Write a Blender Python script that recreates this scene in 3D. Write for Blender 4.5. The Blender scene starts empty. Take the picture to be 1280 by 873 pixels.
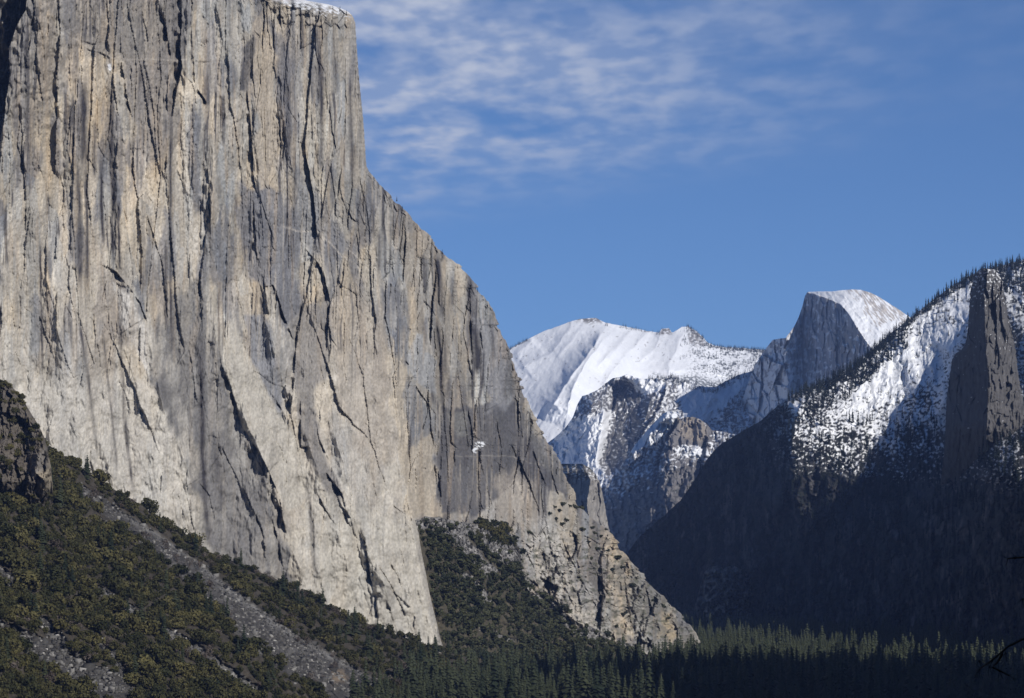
import bpy, math, random, time
import numpy as np
T0 = time.time()
rng = np.random.default_rng(7)
random.seed(7)
F32 = np.float32
FOC, CX, HZ = 4190.0, 640.0, 755.0          # focal length, optical axis and horizon, in photo pixels
scene = bpy.context.scene
COL = scene.collection

# ------------------------------------------------------------------ noise
def hsh(ix, iy, seed):
    h = (ix.astype(np.int64) * 374761393 + iy.astype(np.int64) * 668265263 + seed * 1442695041) & 0xFFFFFFFF
    h = ((h ^ (h >> 13)) * 1274126177) & 0xFFFFFFFF
    h = ((h ^ (h >> 16)) * 2246822519) & 0xFFFFFFFF
    h ^= h >> 15
    return (h & 0xFFFFFF).astype(F32) / F32(0x1000000)

def perlin(x, y, seed=0):
    x = np.asarray(x, F32); y = np.asarray(y, F32)
    x0 = np.floor(x); y0 = np.floor(y)
    fx = x - x0; fy = y - y0
    ix = x0.astype(np.int64); iy = y0.astype(np.int64)
    u = fx * fx * fx * (fx * (fx * 6 - 15) + 10); v = fy * fy * fy * (fy * (fy * 6 - 15) + 10)
    def g(a, b):
        t = hsh(ix + a, iy + b, seed) * F32(6.2831853)
        return np.cos(t) * (fx - a) + np.sin(t) * (fy - b)
    n0 = g(0, 0) * (1 - u) + g(1, 0) * u
    n1 = g(0, 1) * (1 - u) + g(1, 1) * u
    return (n0 * (1 - v) + n1 * v) * F32(1.5)

def fbm(x, y, octv=4, seed=0, gain=0.5, lac=2.03):
    s = 0; a = 1.0; t = 0
    for i in range(octv):
        s = s + perlin(x, y, seed + i * 17) * F32(a); t += a
        x = x * F32(lac) + 3.7; y = y * F32(lac) + 1.3; a *= gain
    return s / F32(t)

def ridged(x, y, octv=4, seed=0, gain=0.5, lac=2.03):
    s = 0; a = 1.0; t = 0
    for i in range(octv):
        s = s + (1 - np.abs(perlin(x, y, seed + i * 17)) * 2) * F32(a); t += a
        x = x * F32(lac) + 3.7; y = y * F32(lac) + 1.3; a *= gain
    return s / F32(t)

def worley(x, y, seed=0, jit=0.9):
    x = np.asarray(x, F32); y = np.asarray(y, F32)
    ix = np.floor(x).astype(np.int64); iy = np.floor(y).astype(np.int64)
    f1 = np.full(x.shape, 9, F32); f2 = f1.copy()
    h1 = np.zeros(x.shape, F32); h2 = h1.copy(); dx1 = h1.copy(); dy1 = h1.copy()
    for a in (-1, 0, 1):
        for b in (-1, 0, 1):
            cx = ix + a; cy = iy + b
            ra = hsh(cx, cy, seed); rb = hsh(cx, cy, seed + 101)
            dx = x - (cx + 0.5 + (ra - 0.5) * jit); dy = y - (cy + 0.5 + (rb - 0.5) * jit)
            d = dx * dx + dy * dy
            c = d < f1
            f2 = np.where(c, f1, np.minimum(f2, d)); f1 = np.where(c, d, f1)
            dx1 = np.where(c, dx, dx1); dy1 = np.where(c, dy, dy1)
            h1 = np.where(c, hsh(cx, cy, seed + 211), h1); h2 = np.where(c, hsh(cx, cy, seed + 307), h2)
    return np.sqrt(f1), np.sqrt(f2), h1, h2, dx1, dy1

def facets(px, py, sx, sy, seed, off=1.0, tilt=1.0, tilty=0.3):
    """broken rock: every cell of a stretched cell pattern is a plane of its own offset and tilt"""
    f1, f2, h1, h2, dx, dy = worley(px / sx, py / sy, seed)
    return (h1 - 0.5) * off + (h2 - 0.5) * 2 * tilt * dx + (hsh((h1 * 9999).astype(np.int64), (h2 * 9999).astype(np.int64), 5) - 0.5) * 2 * tilty * dy

def sstep(a, b, x):
    t = np.clip((x - a) / (b - a), 0, 1)
    return t * t * (3 - 2 * t)

def itp(x, pts):
    p = np.array(pts, float)
    return np.interp(x, p[:, 0], p[:, 1]).astype(F32)

def tps(ctrl):
    """smooth surface through (px, py, value) points"""
    c = np.array(ctrl, float); n = len(c)
    P = c[:, :2] / 100.0
    d2 = ((P[:, None] - P[None]) ** 2).sum(-1)
    K = 0.5 * d2 * np.log(d2 + 1e-12)
    A = np.zeros((n + 3, n + 3)); A[:n, :n] = K + np.eye(n) * 1e-3
    A[:n, n] = 1; A[:n, n + 1:] = P; A[n, :n] = 1; A[n + 1:, :n] = P.T
    w = np.linalg.solve(A, np.concatenate([c[:, 2], np.zeros(3)]))
    def ev(px, py):
        x = np.asarray(px, F32) / 100; y = np.asarray(py, F32) / 100
        s = (w[n] + w[n + 1] * x + w[n + 2] * y).astype(F32)
        for i in range(n):
            d = (x - F32(P[i, 0])) ** 2 + (y - F32(P[i, 1])) ** 2
            s = s + F32(0.5 * w[i]) * d * np.log(d + F32(1e-12))
        return s
    return ev

def pdist(px, py, pts, reach):
    """signed distance to a polyline (negative on its left side seen going down), NaN-free window only"""
    p = np.array(pts, float)
    lo = p.min(0) - reach; hi = p.max(0) + reach
    m = (px > lo[0]) & (px < hi[0]) & (py > lo[1]) & (py < hi[1])
    idx = np.nonzero(m)
    x = px[idx]; y = py[idx]
    best = np.full(x.shape, 1e9, F32); sg = np.ones(x.shape, F32); tt = np.zeros(x.shape, F32)
    L = np.sqrt(((p[1:] - p[:-1]) ** 2).sum(1)); tot = L.sum(); acc = 0
    for (a, b, l) in zip(p[:-1], p[1:], L):
        d = (b - a) / l
        t = np.clip((x - a[0]) * d[0] + (y - a[1]) * d[1], 0, l)
        ex = x - a[0] - t * d[0]; ey = y - a[1] - t * d[1]
        dd = np.sqrt(ex * ex + ey * ey)
        c = dd < best
        best = np.where(c, dd, best)
        s = np.where((x - a[0]) * d[1] - (y - a[1]) * d[0] > 0, 1, -1)
        sg = np.where(c, s, sg); tt = np.where(c, (acc + t) / tot, tt); acc += l
    return idx, best.astype(F32), sg.astype(F32), tt.astype(F32)

def stroke(acc, px, py, pts, w, a=1.0, taper=True):
    """soft line of half width w added into acc with max()"""
    idx, d, s, t = pdist(px, py, pts, w * 3 + 2)
    m = np.exp(-(d / w) ** 2) * a
    if taper: m = m * np.clip(np.minimum(t, 1 - t) * 6 + 0.25, 0, 1)
    acc[idx] = np.maximum(acc[idx], m)

def step(Y, px, py, pts, d, reach, side=-1, gentle=0.0, noisy=False):
    """the rock on one side of the line is set back by d, fading over reach (a corner that throws a shadow)"""
    idx, dist, s, t = pdist(px, py, pts, reach * 3)
    tp = np.clip(np.minimum(t, 1 - t) * 5, 0, 1)
    f = np.exp(-dist / reach) * tp
    if noisy: f = f * np.clip(0.75 + 1.5 * fbm(px[idx] / 9, py[idx] / 16, 2, 401), .1, 1.4)
    v = np.where(s == side, f * d, -f * d * gentle)
    Y[idx] += v

def crest(Y, px, py, pts, amp, ls, lr):
    """a rib: falls away over ls on its left and over lr on its right"""
    idx, d, s, t = pdist(px, py, pts, max(ls, lr) * 3)
    f = np.where(s < 0, np.exp(-(d / ls)), np.exp(-(d / lr))) * np.clip(np.minimum(t, 1 - t) * 5 + .15, 0, 1)
    Y[idx] -= amp * f

def poly(px, py, pts, soft=6.0, warp=0, seed=0):
    """soft mask of a polygon"""
    p = np.array(pts, float)
    if warp:
        qx = px + fbm(px / 22, py / 45, 3, seed) * warp; qy = py + fbm(px / 22, py / 45, 3, seed + 50) * warp
    else: qx, qy = px, py
    out = np.zeros(px.shape, F32)
    lo = p.min(0) - soft * 2; hi = p.max(0) + soft * 2
    idx = np.nonzero((qx > lo[0]) & (qx < hi[0]) & (qy > lo[1]) & (qy < hi[1]))
    x = qx[idx]; y = qy[idx]
    ins = np.zeros(x.shape, bool); best = np.full(x.shape, 1e9, F32)
    for a, b in zip(p, np.roll(p, -1, 0)):
        c = (a[1] > y) != (b[1] > y)
        ins ^= c & (x < (b[0] - a[0]) * (y - a[1]) / (b[1] - a[1] + 1e-9) + a[0])
        l = math.hypot(*(b - a)) + 1e-9; d = (b - a) / l
        t = np.clip((x - a[0]) * d[0] + (y - a[1]) * d[1], 0, l)
        best = np.minimum(best, np.hypot(x - a[0] - t * d[0], y - a[1] - t * d[1]))
    sd = np.where(ins, best, -best)
    out[idx] = sstep(-soft, soft, sd)
    return out

# ------------------------------------------------------------------ scene helpers
def tag(o, label=None, cat=None, group=None, kind=None):
    if label: o['label'] = label
    if cat: o['category'] = cat
    if group: o['group'] = group
    if kind: o['kind'] = kind
    return o

def raw_mesh(name, V, faces, mat, colors=None, smooth=False):
    """V (n,3); faces (m,k) equal sized"""
    me = bpy.data.meshes.new(name)
    V = np.ascontiguousarray(V, F32); faces = np.ascontiguousarray(faces, np.int32)
    n, k = faces.shape
    me.vertices.add(len(V)); me.vertices.foreach_set('co', V.ravel())
    me.loops.add(n * k); me.loops.foreach_set('vertex_index', faces.ravel())
    me.polygons.add(n); me.polygons.foreach_set('loop_start', np.arange(0, n * k, k, dtype=np.int32))
    if smooth: me.polygons.foreach_set('use_smooth', np.ones(n, bool))
    me.update(calc_edges=True)
    if colors is not None:
        at = me.attributes.new('albedo', 'FLOAT_COLOR', 'POINT')
        c = np.ones((len(V), 4), F32); c[:, :3] = colors
        at.data.foreach_set('color', c.ravel())
    me.materials.append(mat)
    return me

def link(name, me, parent=None):
    o = bpy.data.objects.new(name, me); COL.objects.link(o)
    if parent: o.parent = parent
    return o

def W(px, py, Y):
    return np.stack([(px - CX) / FOC * Y, Y, (HZ - py) / FOC * Y], -1)

def sheet(name, PX, PY, Y, colors, mat, top=None, right=None, left=None, smooth=True):
    """rock or slope: front surface plus its far side, so it is a body with depth"""
    V = W(PX, PY, Y).astype(F32); C = colors
    def ray(e, dy):                                   # further along the line of sight
        return e * (1 + dy / e[..., 1:2])
    if right:
        ex = [];
        for (dy, dx, dz) in right:
            q = ray(V[:, -1], dy).copy(); q[:, 0] -= dx; q[:, 2] -= dz; ex.append(q)
        V = np.concatenate([V] + [e[:, None] for e in ex], 1); C = np.concatenate([C] + [C[:, -1:]] * len(ex), 1)
    if left:
        ex = []
        for (dy, dx, dz) in left:
            q = ray(V[:, 0], dy).copy(); q[:, 0] += dx; q[:, 2] -= dz; ex.append(q)
        V = np.concatenate([e[:, None] for e in ex[::-1]] + [V], 1); C = np.concatenate([C[:, :1]] * len(ex) + [C], 1)
    if top:
        ex = []
        for (dy, dz) in top:
            q = ray(V[0], dy).copy(); q[:, 2] -= dz; ex.append(q)
        V = np.concatenate([e[None] for e in ex[::-1]] + [V], 0); C = np.concatenate([C[:1]] * len(ex) + [C], 0)
    R, K = V.shape[:2]
    i = np.arange(R * K, dtype=np.int32).reshape(R, K)
    q = np.stack([i[1:, :-1], i[1:, 1:], i[:-1, 1:], i[:-1, :-1]], -1).reshape(-1, 4)
    me = raw_mesh(name, V.reshape(-1, 3), q, mat, C.reshape(-1, 3), smooth)
    return link(name, me)

class Sampler:
    """looks a finished sheet up again: distance at a picture point, for planting on it"""
    def __init__(s, PX, PY, Y): s.PX, s.PY, s.Y = PX, PY, Y
    def __call__(s, x, y):
        x = np.atleast_1d(x); y = np.atleast_1d(y); out = np.zeros(len(x)); ok = np.zeros(len(x), bool)
        rows = s.PY.mean(1) if s.PY[0].ptp() < 1e-3 else None
        for k in range(len(x)):
            if rows is not None:
                r = int(np.clip(np.searchsorted(rows, y[k]), 0, len(rows) - 1)); c = int(np.clip(np.searchsorted(s.PX[r], x[k]), 0, s.PX.shape[1] - 1))
            else:
                c = int(np.clip(np.searchsorted(s.PX[0], x[k]), 0, s.PX.shape[1] - 1)); r = int(np.clip(np.searchsorted(s.PY[:, c], y[k]), 0, s.PY.shape[0] - 1))
            out[k] = s.Y[r, c]; ok[k] = abs(s.PX[r, c] - x[k]) < 4 and abs(s.PY[r, c] - y[k]) < 4
        return out, ok

def mix(a, b, m):
    return a * (1 - m[..., None]) + np.asarray(b, F32) * m[..., None]

# ------------------------------------------------------------------ materials
def mat_terrain(name, rough=0.9, nscale=0.05, namp=0.25, bump=0.4, bdist=2.0, stretch=(1, 1, 1)):
    m = bpy.data.materials.new(name); m.use_nodes = True
    nt = m.node_tree; N = nt.nodes; L = nt.links
    b = N['Principled BSDF']; b.inputs['Roughness'].default_value = rough; b.inputs['Specular IOR Level'].default_value = 0.15
    at = N.new('ShaderNodeAttribute'); at.attribute_name = 'albedo'
    tc = N.new('ShaderNodeTexCoord'); mp = N.new('ShaderNodeMapping'); mp.inputs['Scale'].default_value = stretch
    L.new(tc.outputs['Object'], mp.inputs['Vector'])
    nz = N.new('ShaderNodeTexNoise'); nz.inputs['Scale'].default_value = nscale; nz.inputs['Detail'].default_value = 6; nz.inputs['Roughness'].default_value = 0.65
    L.new(mp.outputs['Vector'], nz.inputs['Vector'])
    mr = N.new('ShaderNodeMapRange'); mr.inputs['From Min'].default_value = 0.25; mr.inputs['From Max'].default_value = 0.75
    mr.inputs['To Min'].default_value = 1 - namp; mr.inputs['To Max'].default_value = 1 + namp
    L.new(nz.outputs['Fac'], mr.inputs['Value'])
    mu = N.new('ShaderNodeVectorMath'); mu.operation = 'SCALE'
    L.new(at.outputs['Color'], mu.inputs[0]); L.new(mr.outputs['Result'], mu.inputs['Scale'])
    L.new(mu.outputs['Vector'], b.inputs['Base Color'])
    if bump:
        bp = N.new('ShaderNodeBump'); bp.inputs['Strength'].default_value = bump; bp.inputs['Distance'].default_value = bdist
        L.new(nz.outputs['Fac'], bp.inputs['Height']); L.new(bp.outputs['Normal'], b.inputs['Normal'])
    return m

def mat_leaf(name, c1, c2, scale=0.3, rough=0.75):
    m = bpy.data.materials.new(name); m.use_nodes = True
    nt = m.node_tree; N = nt.nodes; L = nt.links
    b = N['Principled BSDF']; b.inputs['Roughness'].default_value = rough; b.inputs['Specular IOR Level'].default_value = 0.15
    tc = N.new('ShaderNodeTexCoord'); nz = N.new('ShaderNodeTexNoise'); nz.inputs['Scale'].default_value = scale; nz.inputs['Detail'].default_value = 3
    L.new(tc.outputs['Object'], nz.inputs['Vector'])
    oi = N.new('ShaderNodeObjectInfo'); ad = N.new('ShaderNodeMath'); ad.operation = 'ADD'
    n2 = N.new('ShaderNodeTexNoise'); n2.inputs['Scale'].default_value = .02; n2.inputs['Detail'].default_value = 2; ge = N.new('ShaderNodeNewGeometry'); L.new(ge.outputs['Position'], n2.inputs['Vector'])
    m2 = N.new('ShaderNodeMath'); m2.operation = 'MULTIPLY_ADD'; m2.inputs[1].default_value = 1.1; m2.inputs[2].default_value = -.55; L.new(n2.outputs['Fac'], m2.inputs[0])
    a2 = N.new('ShaderNodeMath'); a2.operation = 'ADD'; L.new(m2.outputs[0], a2.inputs[1])
    ml = N.new('ShaderNodeMath'); ml.operation = 'MULTIPLY_ADD'; ml.inputs[1].default_value = 0.7; ml.inputs[2].default_value = -0.35
    L.new(oi.outputs['Random'], ml.inputs[0]); L.new(ml.outputs[0], ad.inputs[0]); L.new(nz.outputs['Fac'], ad.inputs[1])
    cr = N.new('ShaderNodeValToRGB'); e = cr.color_ramp.elements
    e[0].position = 0.2; e[0].color = (*c1, 1); e[1].position = 0.8; e[1].color = (*c2, 1)
    L.new(ad.outputs[0], a2.inputs[0]); L.new(a2.outputs[0], cr.inputs['Fac']); L.new(cr.outputs['Color'], b.inputs['Base Color'])
    return m

M_CLIFF = mat_terrain('pale_granite', nscale=0.06, namp=0.16, bump=0.5, bdist=3.0, stretch=(1, 1, 0.35))
M_TALUS = mat_terrain('talus_soil', nscale=0.12, namp=0.35, bump=0.6, bdist=2.5)
M_SNOWY = mat_terrain('snow_and_rock', nscale=0.02, namp=0.06, bump=0.25, bdist=6.0)
M_DARK = mat_terrain('wooded_rock', nscale=0.03, namp=0.3, bump=0.5, bdist=5.0)
M_SPIRE = mat_terrain('grey_granite', nscale=0.05, namp=0.25, bump=0.5, bdist=4.0, stretch=(1, 1, 0.4))
M_STONE = mat_terrain('loose_stone', nscale=0.3, namp=0.3, bump=0.0)
M_FLOOR = mat_terrain('forest_floor', nscale=0.02, namp=0.4, bump=0.3, bdist=1.0)
M_OAK = mat_leaf('oak_leaves', (0.030, 0.033, 0.013), (0.105, 0.095, 0.038), 0.12)
M_SHRUB = mat_leaf('shrub_leaves', (0.026, 0.032, 0.018), (0.064, 0.068, 0.034), 0.12)
M_PINE = mat_leaf('pine_needles', (0.020, 0.028, 0.016), (0.048, 0.056, 0.030), 0.05)
M_FIR = mat_leaf('fir_needles', (0.010, 0.015, 0.013), (0.024, 0.031, 0.026), 0.05)
M_TWIG = mat_leaf('bare_twigs', (0.07, 0.056, 0.046), (0.14, 0.118, 0.10), 0.4)
M_BARK = mat_leaf('bark', (0.05, 0.038, 0.028), (0.11, 0.085, 0.065), 0.4)

EAST_LINE = [(500, 656), (518, 651), (530, 647), (548, 646), (562, 650), (580, 653), (600, 655), (625, 655), (640, 668), (650, 690), (652, 712), (660, 733), (676, 741), (692, 749), (708, 763), (722, 773), (738, 783), (760, 794), (785, 804), (810, 813), (840, 825), (900, 838)]
# ------------------------------------------------------------------ the great cliff
def build_cliff():
    R_PTS = [(-170, 318), (-60, 335), (-25, 345), (-8, 354), (-1, 372), (3, 395), (6, 412), (10, 424), (14, 434), (19, 440), (28, 444), (60, 446), (100, 449), (150, 454), (208, 458), (214, 461),
             (222, 468), (232, 475), (243, 487), (252, 494), (262, 505), (275, 517), (287, 526), (297, 538), (312, 549), (322, 561), (333, 575), (340, 582), (350, 590), (362, 599), (380, 611), (400, 620), (435, 635),
             (470, 648), (500, 658), (530, 673), (560, 690), (590, 706), (612, 715), (630, 720), (645, 735), (655, 748), (668, 764), (690, 778), (704, 788), (716, 801), (730, 813), (742, 826), (757, 840), (770, 852), (782, 863), (793, 871), (804, 874), (814, 872), (830, 866), (845, 860)]
    rows = np.linspace(-170, 845, 960).astype(F32); K = 1120
    Rr = itp(rows, R_PTS) + fbm(rows / 9, rows * 0, 3, 4) * 2.2 * sstep(190, 260, rows) + fbm(rows / 5, rows * 0, 2, 5) * 0.7 + (hsh(np.floor(rows / 8 + fbm(rows / 20, rows * 0, 2, 6) * 2).astype(np.int64), np.zeros(len(rows), np.int64), 8) - .5) * 5 * sstep(215, 260, rows)
    u = np.linspace(0, 1, K).astype(F32)
    PY = np.repeat(rows[:, None], K, 1)
    kl = 540; PX = np.concatenate([np.repeat(np.linspace(-70, 300, kl, endpoint=False).astype(F32)[None], len(rows), 0), 300 + (Rr[:, None] - 300) * np.linspace(0, 1, K - kl).astype(F32)[None]], 1)
    wx = fbm(PX / 45, PY / 170, 3, 11) * 3.5 + fbm(PX / 9, PY / 16, 2, 12) * 1.0
    px = PX + wx; py = PY + fbm(PX / 30, PY / 60, 3, 13) * 5
    NOSE = [(-170, 436), (0, 440), (100, 447), (200, 456), (330, 470), (450, 490), (600, 508), (660, 520), (740, 535), (800, 549), (845, 566)]
    nose = itp(PY, NOSE)
    t = (PX + 70) / (nose + 70)
    k = 5.0
    dxr = np.maximum(PX - nose, 0)
    right = sstep(-6, 10, PX - nose)
    Y = 3650 + 560 * np.clip(t, 0, 1) + k * dxr
    Y -= 90 * sstep(380, 820, PY) * (1 - right)                                     # the apron flares out at the foot
    butt = sstep(630, 700, PY) * right * sstep(560, 640, PX)
    Y -= np.maximum(PY - 640, 0) * 1.7 * butt
    etop = itp(PX, EAST_LINE); Y += np.maximum(PY - etop - 5, 0) * 9 * sstep(1, 7, PX - nose)
    sil = np.clip((Rr[:, None] - PX) / 46, 0, 1)
    Y += 120 * (1 - np.sqrt(1 - (1 - sil) ** 2 * 0.995))                            # rounds off to the skyline
    amp = 1 + 2.2 * right
    low = sstep(330, 520, PY) * (1 - right)                                         # lower apron is smoother
    ra = amp * (1 - 0.62 * low)
    # broad ribs and walls
    Y += fbm(px / 70, py / 420, 3, 21) * 46 * amp * (1 - 0.3 * low)
    fine = 1 - .55 * right
    Y += facets(px, py, 46, 240, 31, 2, 6, 3) * ra
    Y += facets(px + 7, py, 19, 110, 32, 2.2, 4.5, 2) * ra
    Y += facets(px, py + 9, 8, 46, 33, 2.6, 3.4, 1.6) * ra * (.35 + .65 * sstep(-.05, .15, fbm(px / 40, py / 90, 2, 39)))
    sl = px + py * 0.22
    Y += facets(px - py * .3, py, 30, 150, 34, 2.5, 9, 4) * amp * low + facets(px - py * .25, py, 15, 60, 47, .6, 3, 1.5) * low
    Y += facets(px, py, 4.0, 14, 35, 1.1, 1.2, 1.0) * ra * fine
    Y += ridged(px / 6, py / 130, 3, 38) * 2.4 * ra * fine * sstep(-.05, .12, fbm(px / 30, py / 120, 2, 48))
    Y += (fbm(px / 4, py / 8, 3, 36) * 2.4 + fbm(px / 1.7, py / 2.4, 2, 37) * 0.9) * amp * fine * (1 - .25 * low)
    Y += fbm(px / 18, py / 24, 3, 49) * 7 * (.3 + low) * amp * fine
    # tall pillars: each turns a little to the right and ends in a corner on its left
    for (sx, sy, sd, a0) in ((36, 210, 141, 11), (15, 120, 142, 4.2)):
        f1, f2, h1, h2, dx, dy = worley((px + fbm(px / 60, py / 200, 2, 143) * 9) / sx, py / sy, sd, .8)
        Y += dx * a0 * (.1 + 1.2 * h1) * sstep(-.16, .12, fbm(px / 34, py / 70, 2, sd + 3)) * amp * (1 - .8 * low) * (1 - .5 * right)
    # blocky broken rim
    topd = PY - itp(PX, [(-70, -400), (340, -8), (372, -1), (395, 3), (412, 6), (424, 10), (434, 14), (440, 19), (446, 60)])
    rimz = (1 - sstep(8, 46, topd)) * sstep(300, 350, PX)
    Y += rimz * (facets(px, py, 9, 8, 44, 12, 8, 10) + (1 - sstep(0, 14, topd)) * 16)
    edgez = (1 - sstep(2, 22, Rr[:, None] - PX)) * right
    Y += edgez * facets(px, py, 6, 9, 45, 26, 16, 14)
    # fractured east buttress
    bt = butt
    sl2 = px * 0.8 - py * 0.6
    Y += bt * (facets(px + py * 0.5, py - px * 0.6, 26, 40, 41, 30, 44, 30) + facets(px + py * 0.5, py - px * 0.6, 10, 17, 42, 20, 22, 16) + facets(px, py, 5, 7, 46, 9, 9, 8) + fbm(px / 4, py / 4, 3, 43) * 12)
    for pts, a_, l_, r_ in (([(262, 395), (285, 455), (303, 515), (325, 565), (345, 620), (372, 700), (392, 760)], 34, 26, 34), ([(330, 390), (352, 450), (372, 520), (398, 590), (430, 690), (452, 770)], 24, 18, 30),
                            ([(404, 500), (425, 570), (445, 640), (470, 700), (500, 790)], 26, 20, 30), ([(150, 345), (186, 420), (200, 500), (236, 590), (262, 680)], 26, 40, 12), ([(60, 380), (90, 470), (128, 560), (160, 640)], 16, 30, 30),
                            ([(316, 100), (322, 200), (330, 300)], 18, 8, 26), ([(352, 120), (360, 190), (372, 230)], 12, 7, 18), ([(236, -20), (234, 60), (230, 150)], 16, 8, 16), ([(268, 150), (266, 240), (262, 330)], 14, 8, 22), ([(340, 350), (330, 400), (345, 440), (355, 480)], 22, 16, 12)):
        crest(Y, px, py, pts, a_, l_, r_)
    # --- corners and cracks that throw shadows (traced)
    S = lambda pts, d, r, side=-1, g=0.25: step(Y, px, py, pts, d * (0.33 if pts[0][0] > 495 or pts[0][1] < -25 else 0.08), r * 0.8, side, g, True)
    M = lambda pts, d, r, side=-1: step(Y, px, py, pts, d, r, side, .2, True)
    for pts, d, r in (([(226, -40), (227, 30), (224, 62), (228, 84), (221, 108), (213, 152)], 15, 9), ([(205, -40), (203, 20), (207, 46), (214, 74)], 12, 7), ([(152, 74), (155, 100), (160, 130), (167, 153)], 8, 7),
                      ([(308, 112), (312, 150), (316, 190), (318, 224), (323, 242)], 12, 8), ([(318, 250), (320, 290), (322, 330)], 8, 8), ([(258, 185), (263, 240), (264, 300)], 7, 8), ([(258, 283), (253, 334), (251, 361), (254, 376), (252, 418)], 6, 6),
                      ([(324, 366), (331, 358), (340, 354), (348, 372), (356, 398), (367, 430)], 13, 9), ([(372, 398), (370, 430), (367, 480), (359, 535)], 14, 8), ([(381, 311), (394, 326), (406, 346), (414, 376), (412, 402), (408, 440)], 11, 9), ([(378, 376), (372, 420)], 8, 6),
                      ([(124, 331), (134, 333), (146, 340), (158, 356), (175, 380), (182, 398), (184, 420)], 9, 6), ([(276, 455), (282, 470), (288, 482), (298, 515), (303, 531)], 9, 7), ([(303, 531), (321, 561), (336, 588), (349, 622), (358, 668)], 9, 10), ([(235, 433), (240, 450), (244, 480), (247, 506)], 5, 4),
                      ([(375, 500), (375, 556), (392, 560)], 9, 6), ([(391, 511), (399, 549), (412, 577)], 5, 5), ([(407, 590), (416, 603), (428, 619)], 11, 6), ([(413, 600), (428, 620), (435, 655), (448, 675)], 6, 6), ([(449, 658), (456, 672), (461, 700), (464, 722), (468, 740)], 11, 7),
                      ([(477, 740), (471, 752), (473, 778)], 9, 6), ([(482, 750), (488, 768), (494, 786)], 6, 5), ([(472, 700), (490, 735), (503, 760), (511, 778)], 4, 4), ([(487, 702), (497, 720), (503, 738)], 5, 4), ([(336, 613), (346, 625), (351, 640), (359, 670)], 10, 6), ([(338, 645), (346, 673), (356, 715)], 8, 7), ([(299, 600), (316, 635), (326, 663), (334, 708)], 6, 8),
                      ([(248, 110), (256, 122), (260, 132)], 10, 5), ([(262, 52), (256, 54), (250, 52)], 8, 4), ([(243, 74), (256, 76), (268, 78)], 5, 3), ([(106, 60), (122, 66), (140, 74)], 4, 4), ([(163, 186), (176, 187)], 6, 4), ([(435, 262), (440, 273), (447, 277)], 7, 4), ([(348, -20), (352, 36), (356, 40)], 8, 7), ([(344, 110), (350, 150), (352, 220)], 6, 6),
                      ([(180, 250), (190, 290), (203, 330), (206, 365), (212, 420)], 5, 6), ([(394, 613), (406, 635), (422, 659)], 5, 5), ([(402, 720), (403, 738)], 7, 4), ([(100, 60), (103, 130), (98, 200)], 4, 5), ([(411, 130), (416, 165), (422, 190)], 4, 5), ([(345, 495), (353, 512), (357, 535)], 5, 5)):
        M(pts, d, r)
    step(Y, px, py, [(36, -80), (33, 10), (22, 28), (11, 60), (12, 90), (6, 130), (1, 185)], 75, 50)
    S([(34, -30), (32, 12), (20, 30), (11, 60), (12, 90), (6, 130), (2, 170)], 120, 60)
    S([(208, -40), (205, 20), (207, 45), (213, 72)], 22, 9); S([(228, -30), (227, 30), (224, 60), (228, 82), (222, 105), (214, 150)], 26, 12)
    S([(152, 75), (155, 100), (160, 130), (167, 153)], 14, 10, -1); S([(143, -20), (136, 30), (133, 60)], 14, 10)
    S([(100, -20), (103, 30), (100, 60)], 12, 10)
    S([(308, 112), (312, 150), (316, 190), (318, 222)], 20, 12); S([(320, 222), (324, 240)], 20, 8); S([(318, 250), (320, 290), (322, 330)], 12, 10)
    S([(346, 60), (350, 100), (358, 140), (361, 190), (365, 216)], 14, 12); S([(346, 150), (350, 220)], 10, 8)
    S([(258, 190), (263, 240), (264, 300)], 10, 10); S([(248, 112), (256, 122), (259, 131)], 16, 6); S([(265, 180), (262, 230)], 9, 8)
    S([(258, 283), (253, 334), (251, 361), (254, 376), (252, 417)], 10, 8)
    S([(335, 345), (344, 362), (352, 385), (360, 412), (367, 430)], 24, 14); S([(371, 398), (369, 430), (367, 480), (359, 535)], 24, 12)
    S([(381, 311), (394, 326), (406, 346), (414, 376), (413, 400)], 16, 12); S([(378, 376), (372, 420)], 12, 10)
    S([(412, 130), (416, 165), (422, 190)], 8, 8); S([(435, 240), (440, 275), (446, 285)], 8, 6)
    S([(125, 331), (145, 339), (158, 356), (175, 380), (181, 398), (184, 420)], 13, 10); 
    S([(180, 250), (190, 290), (203, 330), (206, 365), (213, 420)], 9, 9); S([(163, 150), (185, 240), (205, 285)], 9, 10)
    S([(186, 430), (190, 480), (205, 510), (220, 541), (232, 575), (243, 610), (255, 650), (262, 690)], -22, 30, 1, 0.0)
    S([(235, 433), (240, 450), (247, 505)], 8, 6); S([(225, 520), (235, 552)], 6, 6)
    S([(276, 455), (288, 481), (303, 531), (321, 561), (336, 588), (349, 622), (358, 668)], 30, 34)
    S([(276, 455), (282, 470), (288, 482)], 9, 5); S([(285, 400), (310, 441), (330, 480), (355, 536)], -14, 26, 1, 0.0)
    S([(375, 500), (375, 556)], 16, 8); S([(391, 511), (399, 549), (412, 577)], 10, 8); S([(407, 590), (416, 603), (428, 619)], 18, 8)
    S([(413, 600), (428, 620), (435, 655), (448, 675)], 9, 8); S([(449, 660), (456, 675), (462, 700), (467, 737)], 15, 10)
    S([(400, 625), (420, 656)], 8, 6); S([(472, 700), (490, 735), (503, 760), (511, 778)], 8, 7); S([(487, 702), (497, 720), (503, 738)], 9, 6)
    S([(478, 742), (472, 755), (474, 777)], 14, 8); S([(482, 750), (488, 768), (494, 784)], 10, 7); S([(518, 766), (516, 790)], 8, 6)
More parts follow.
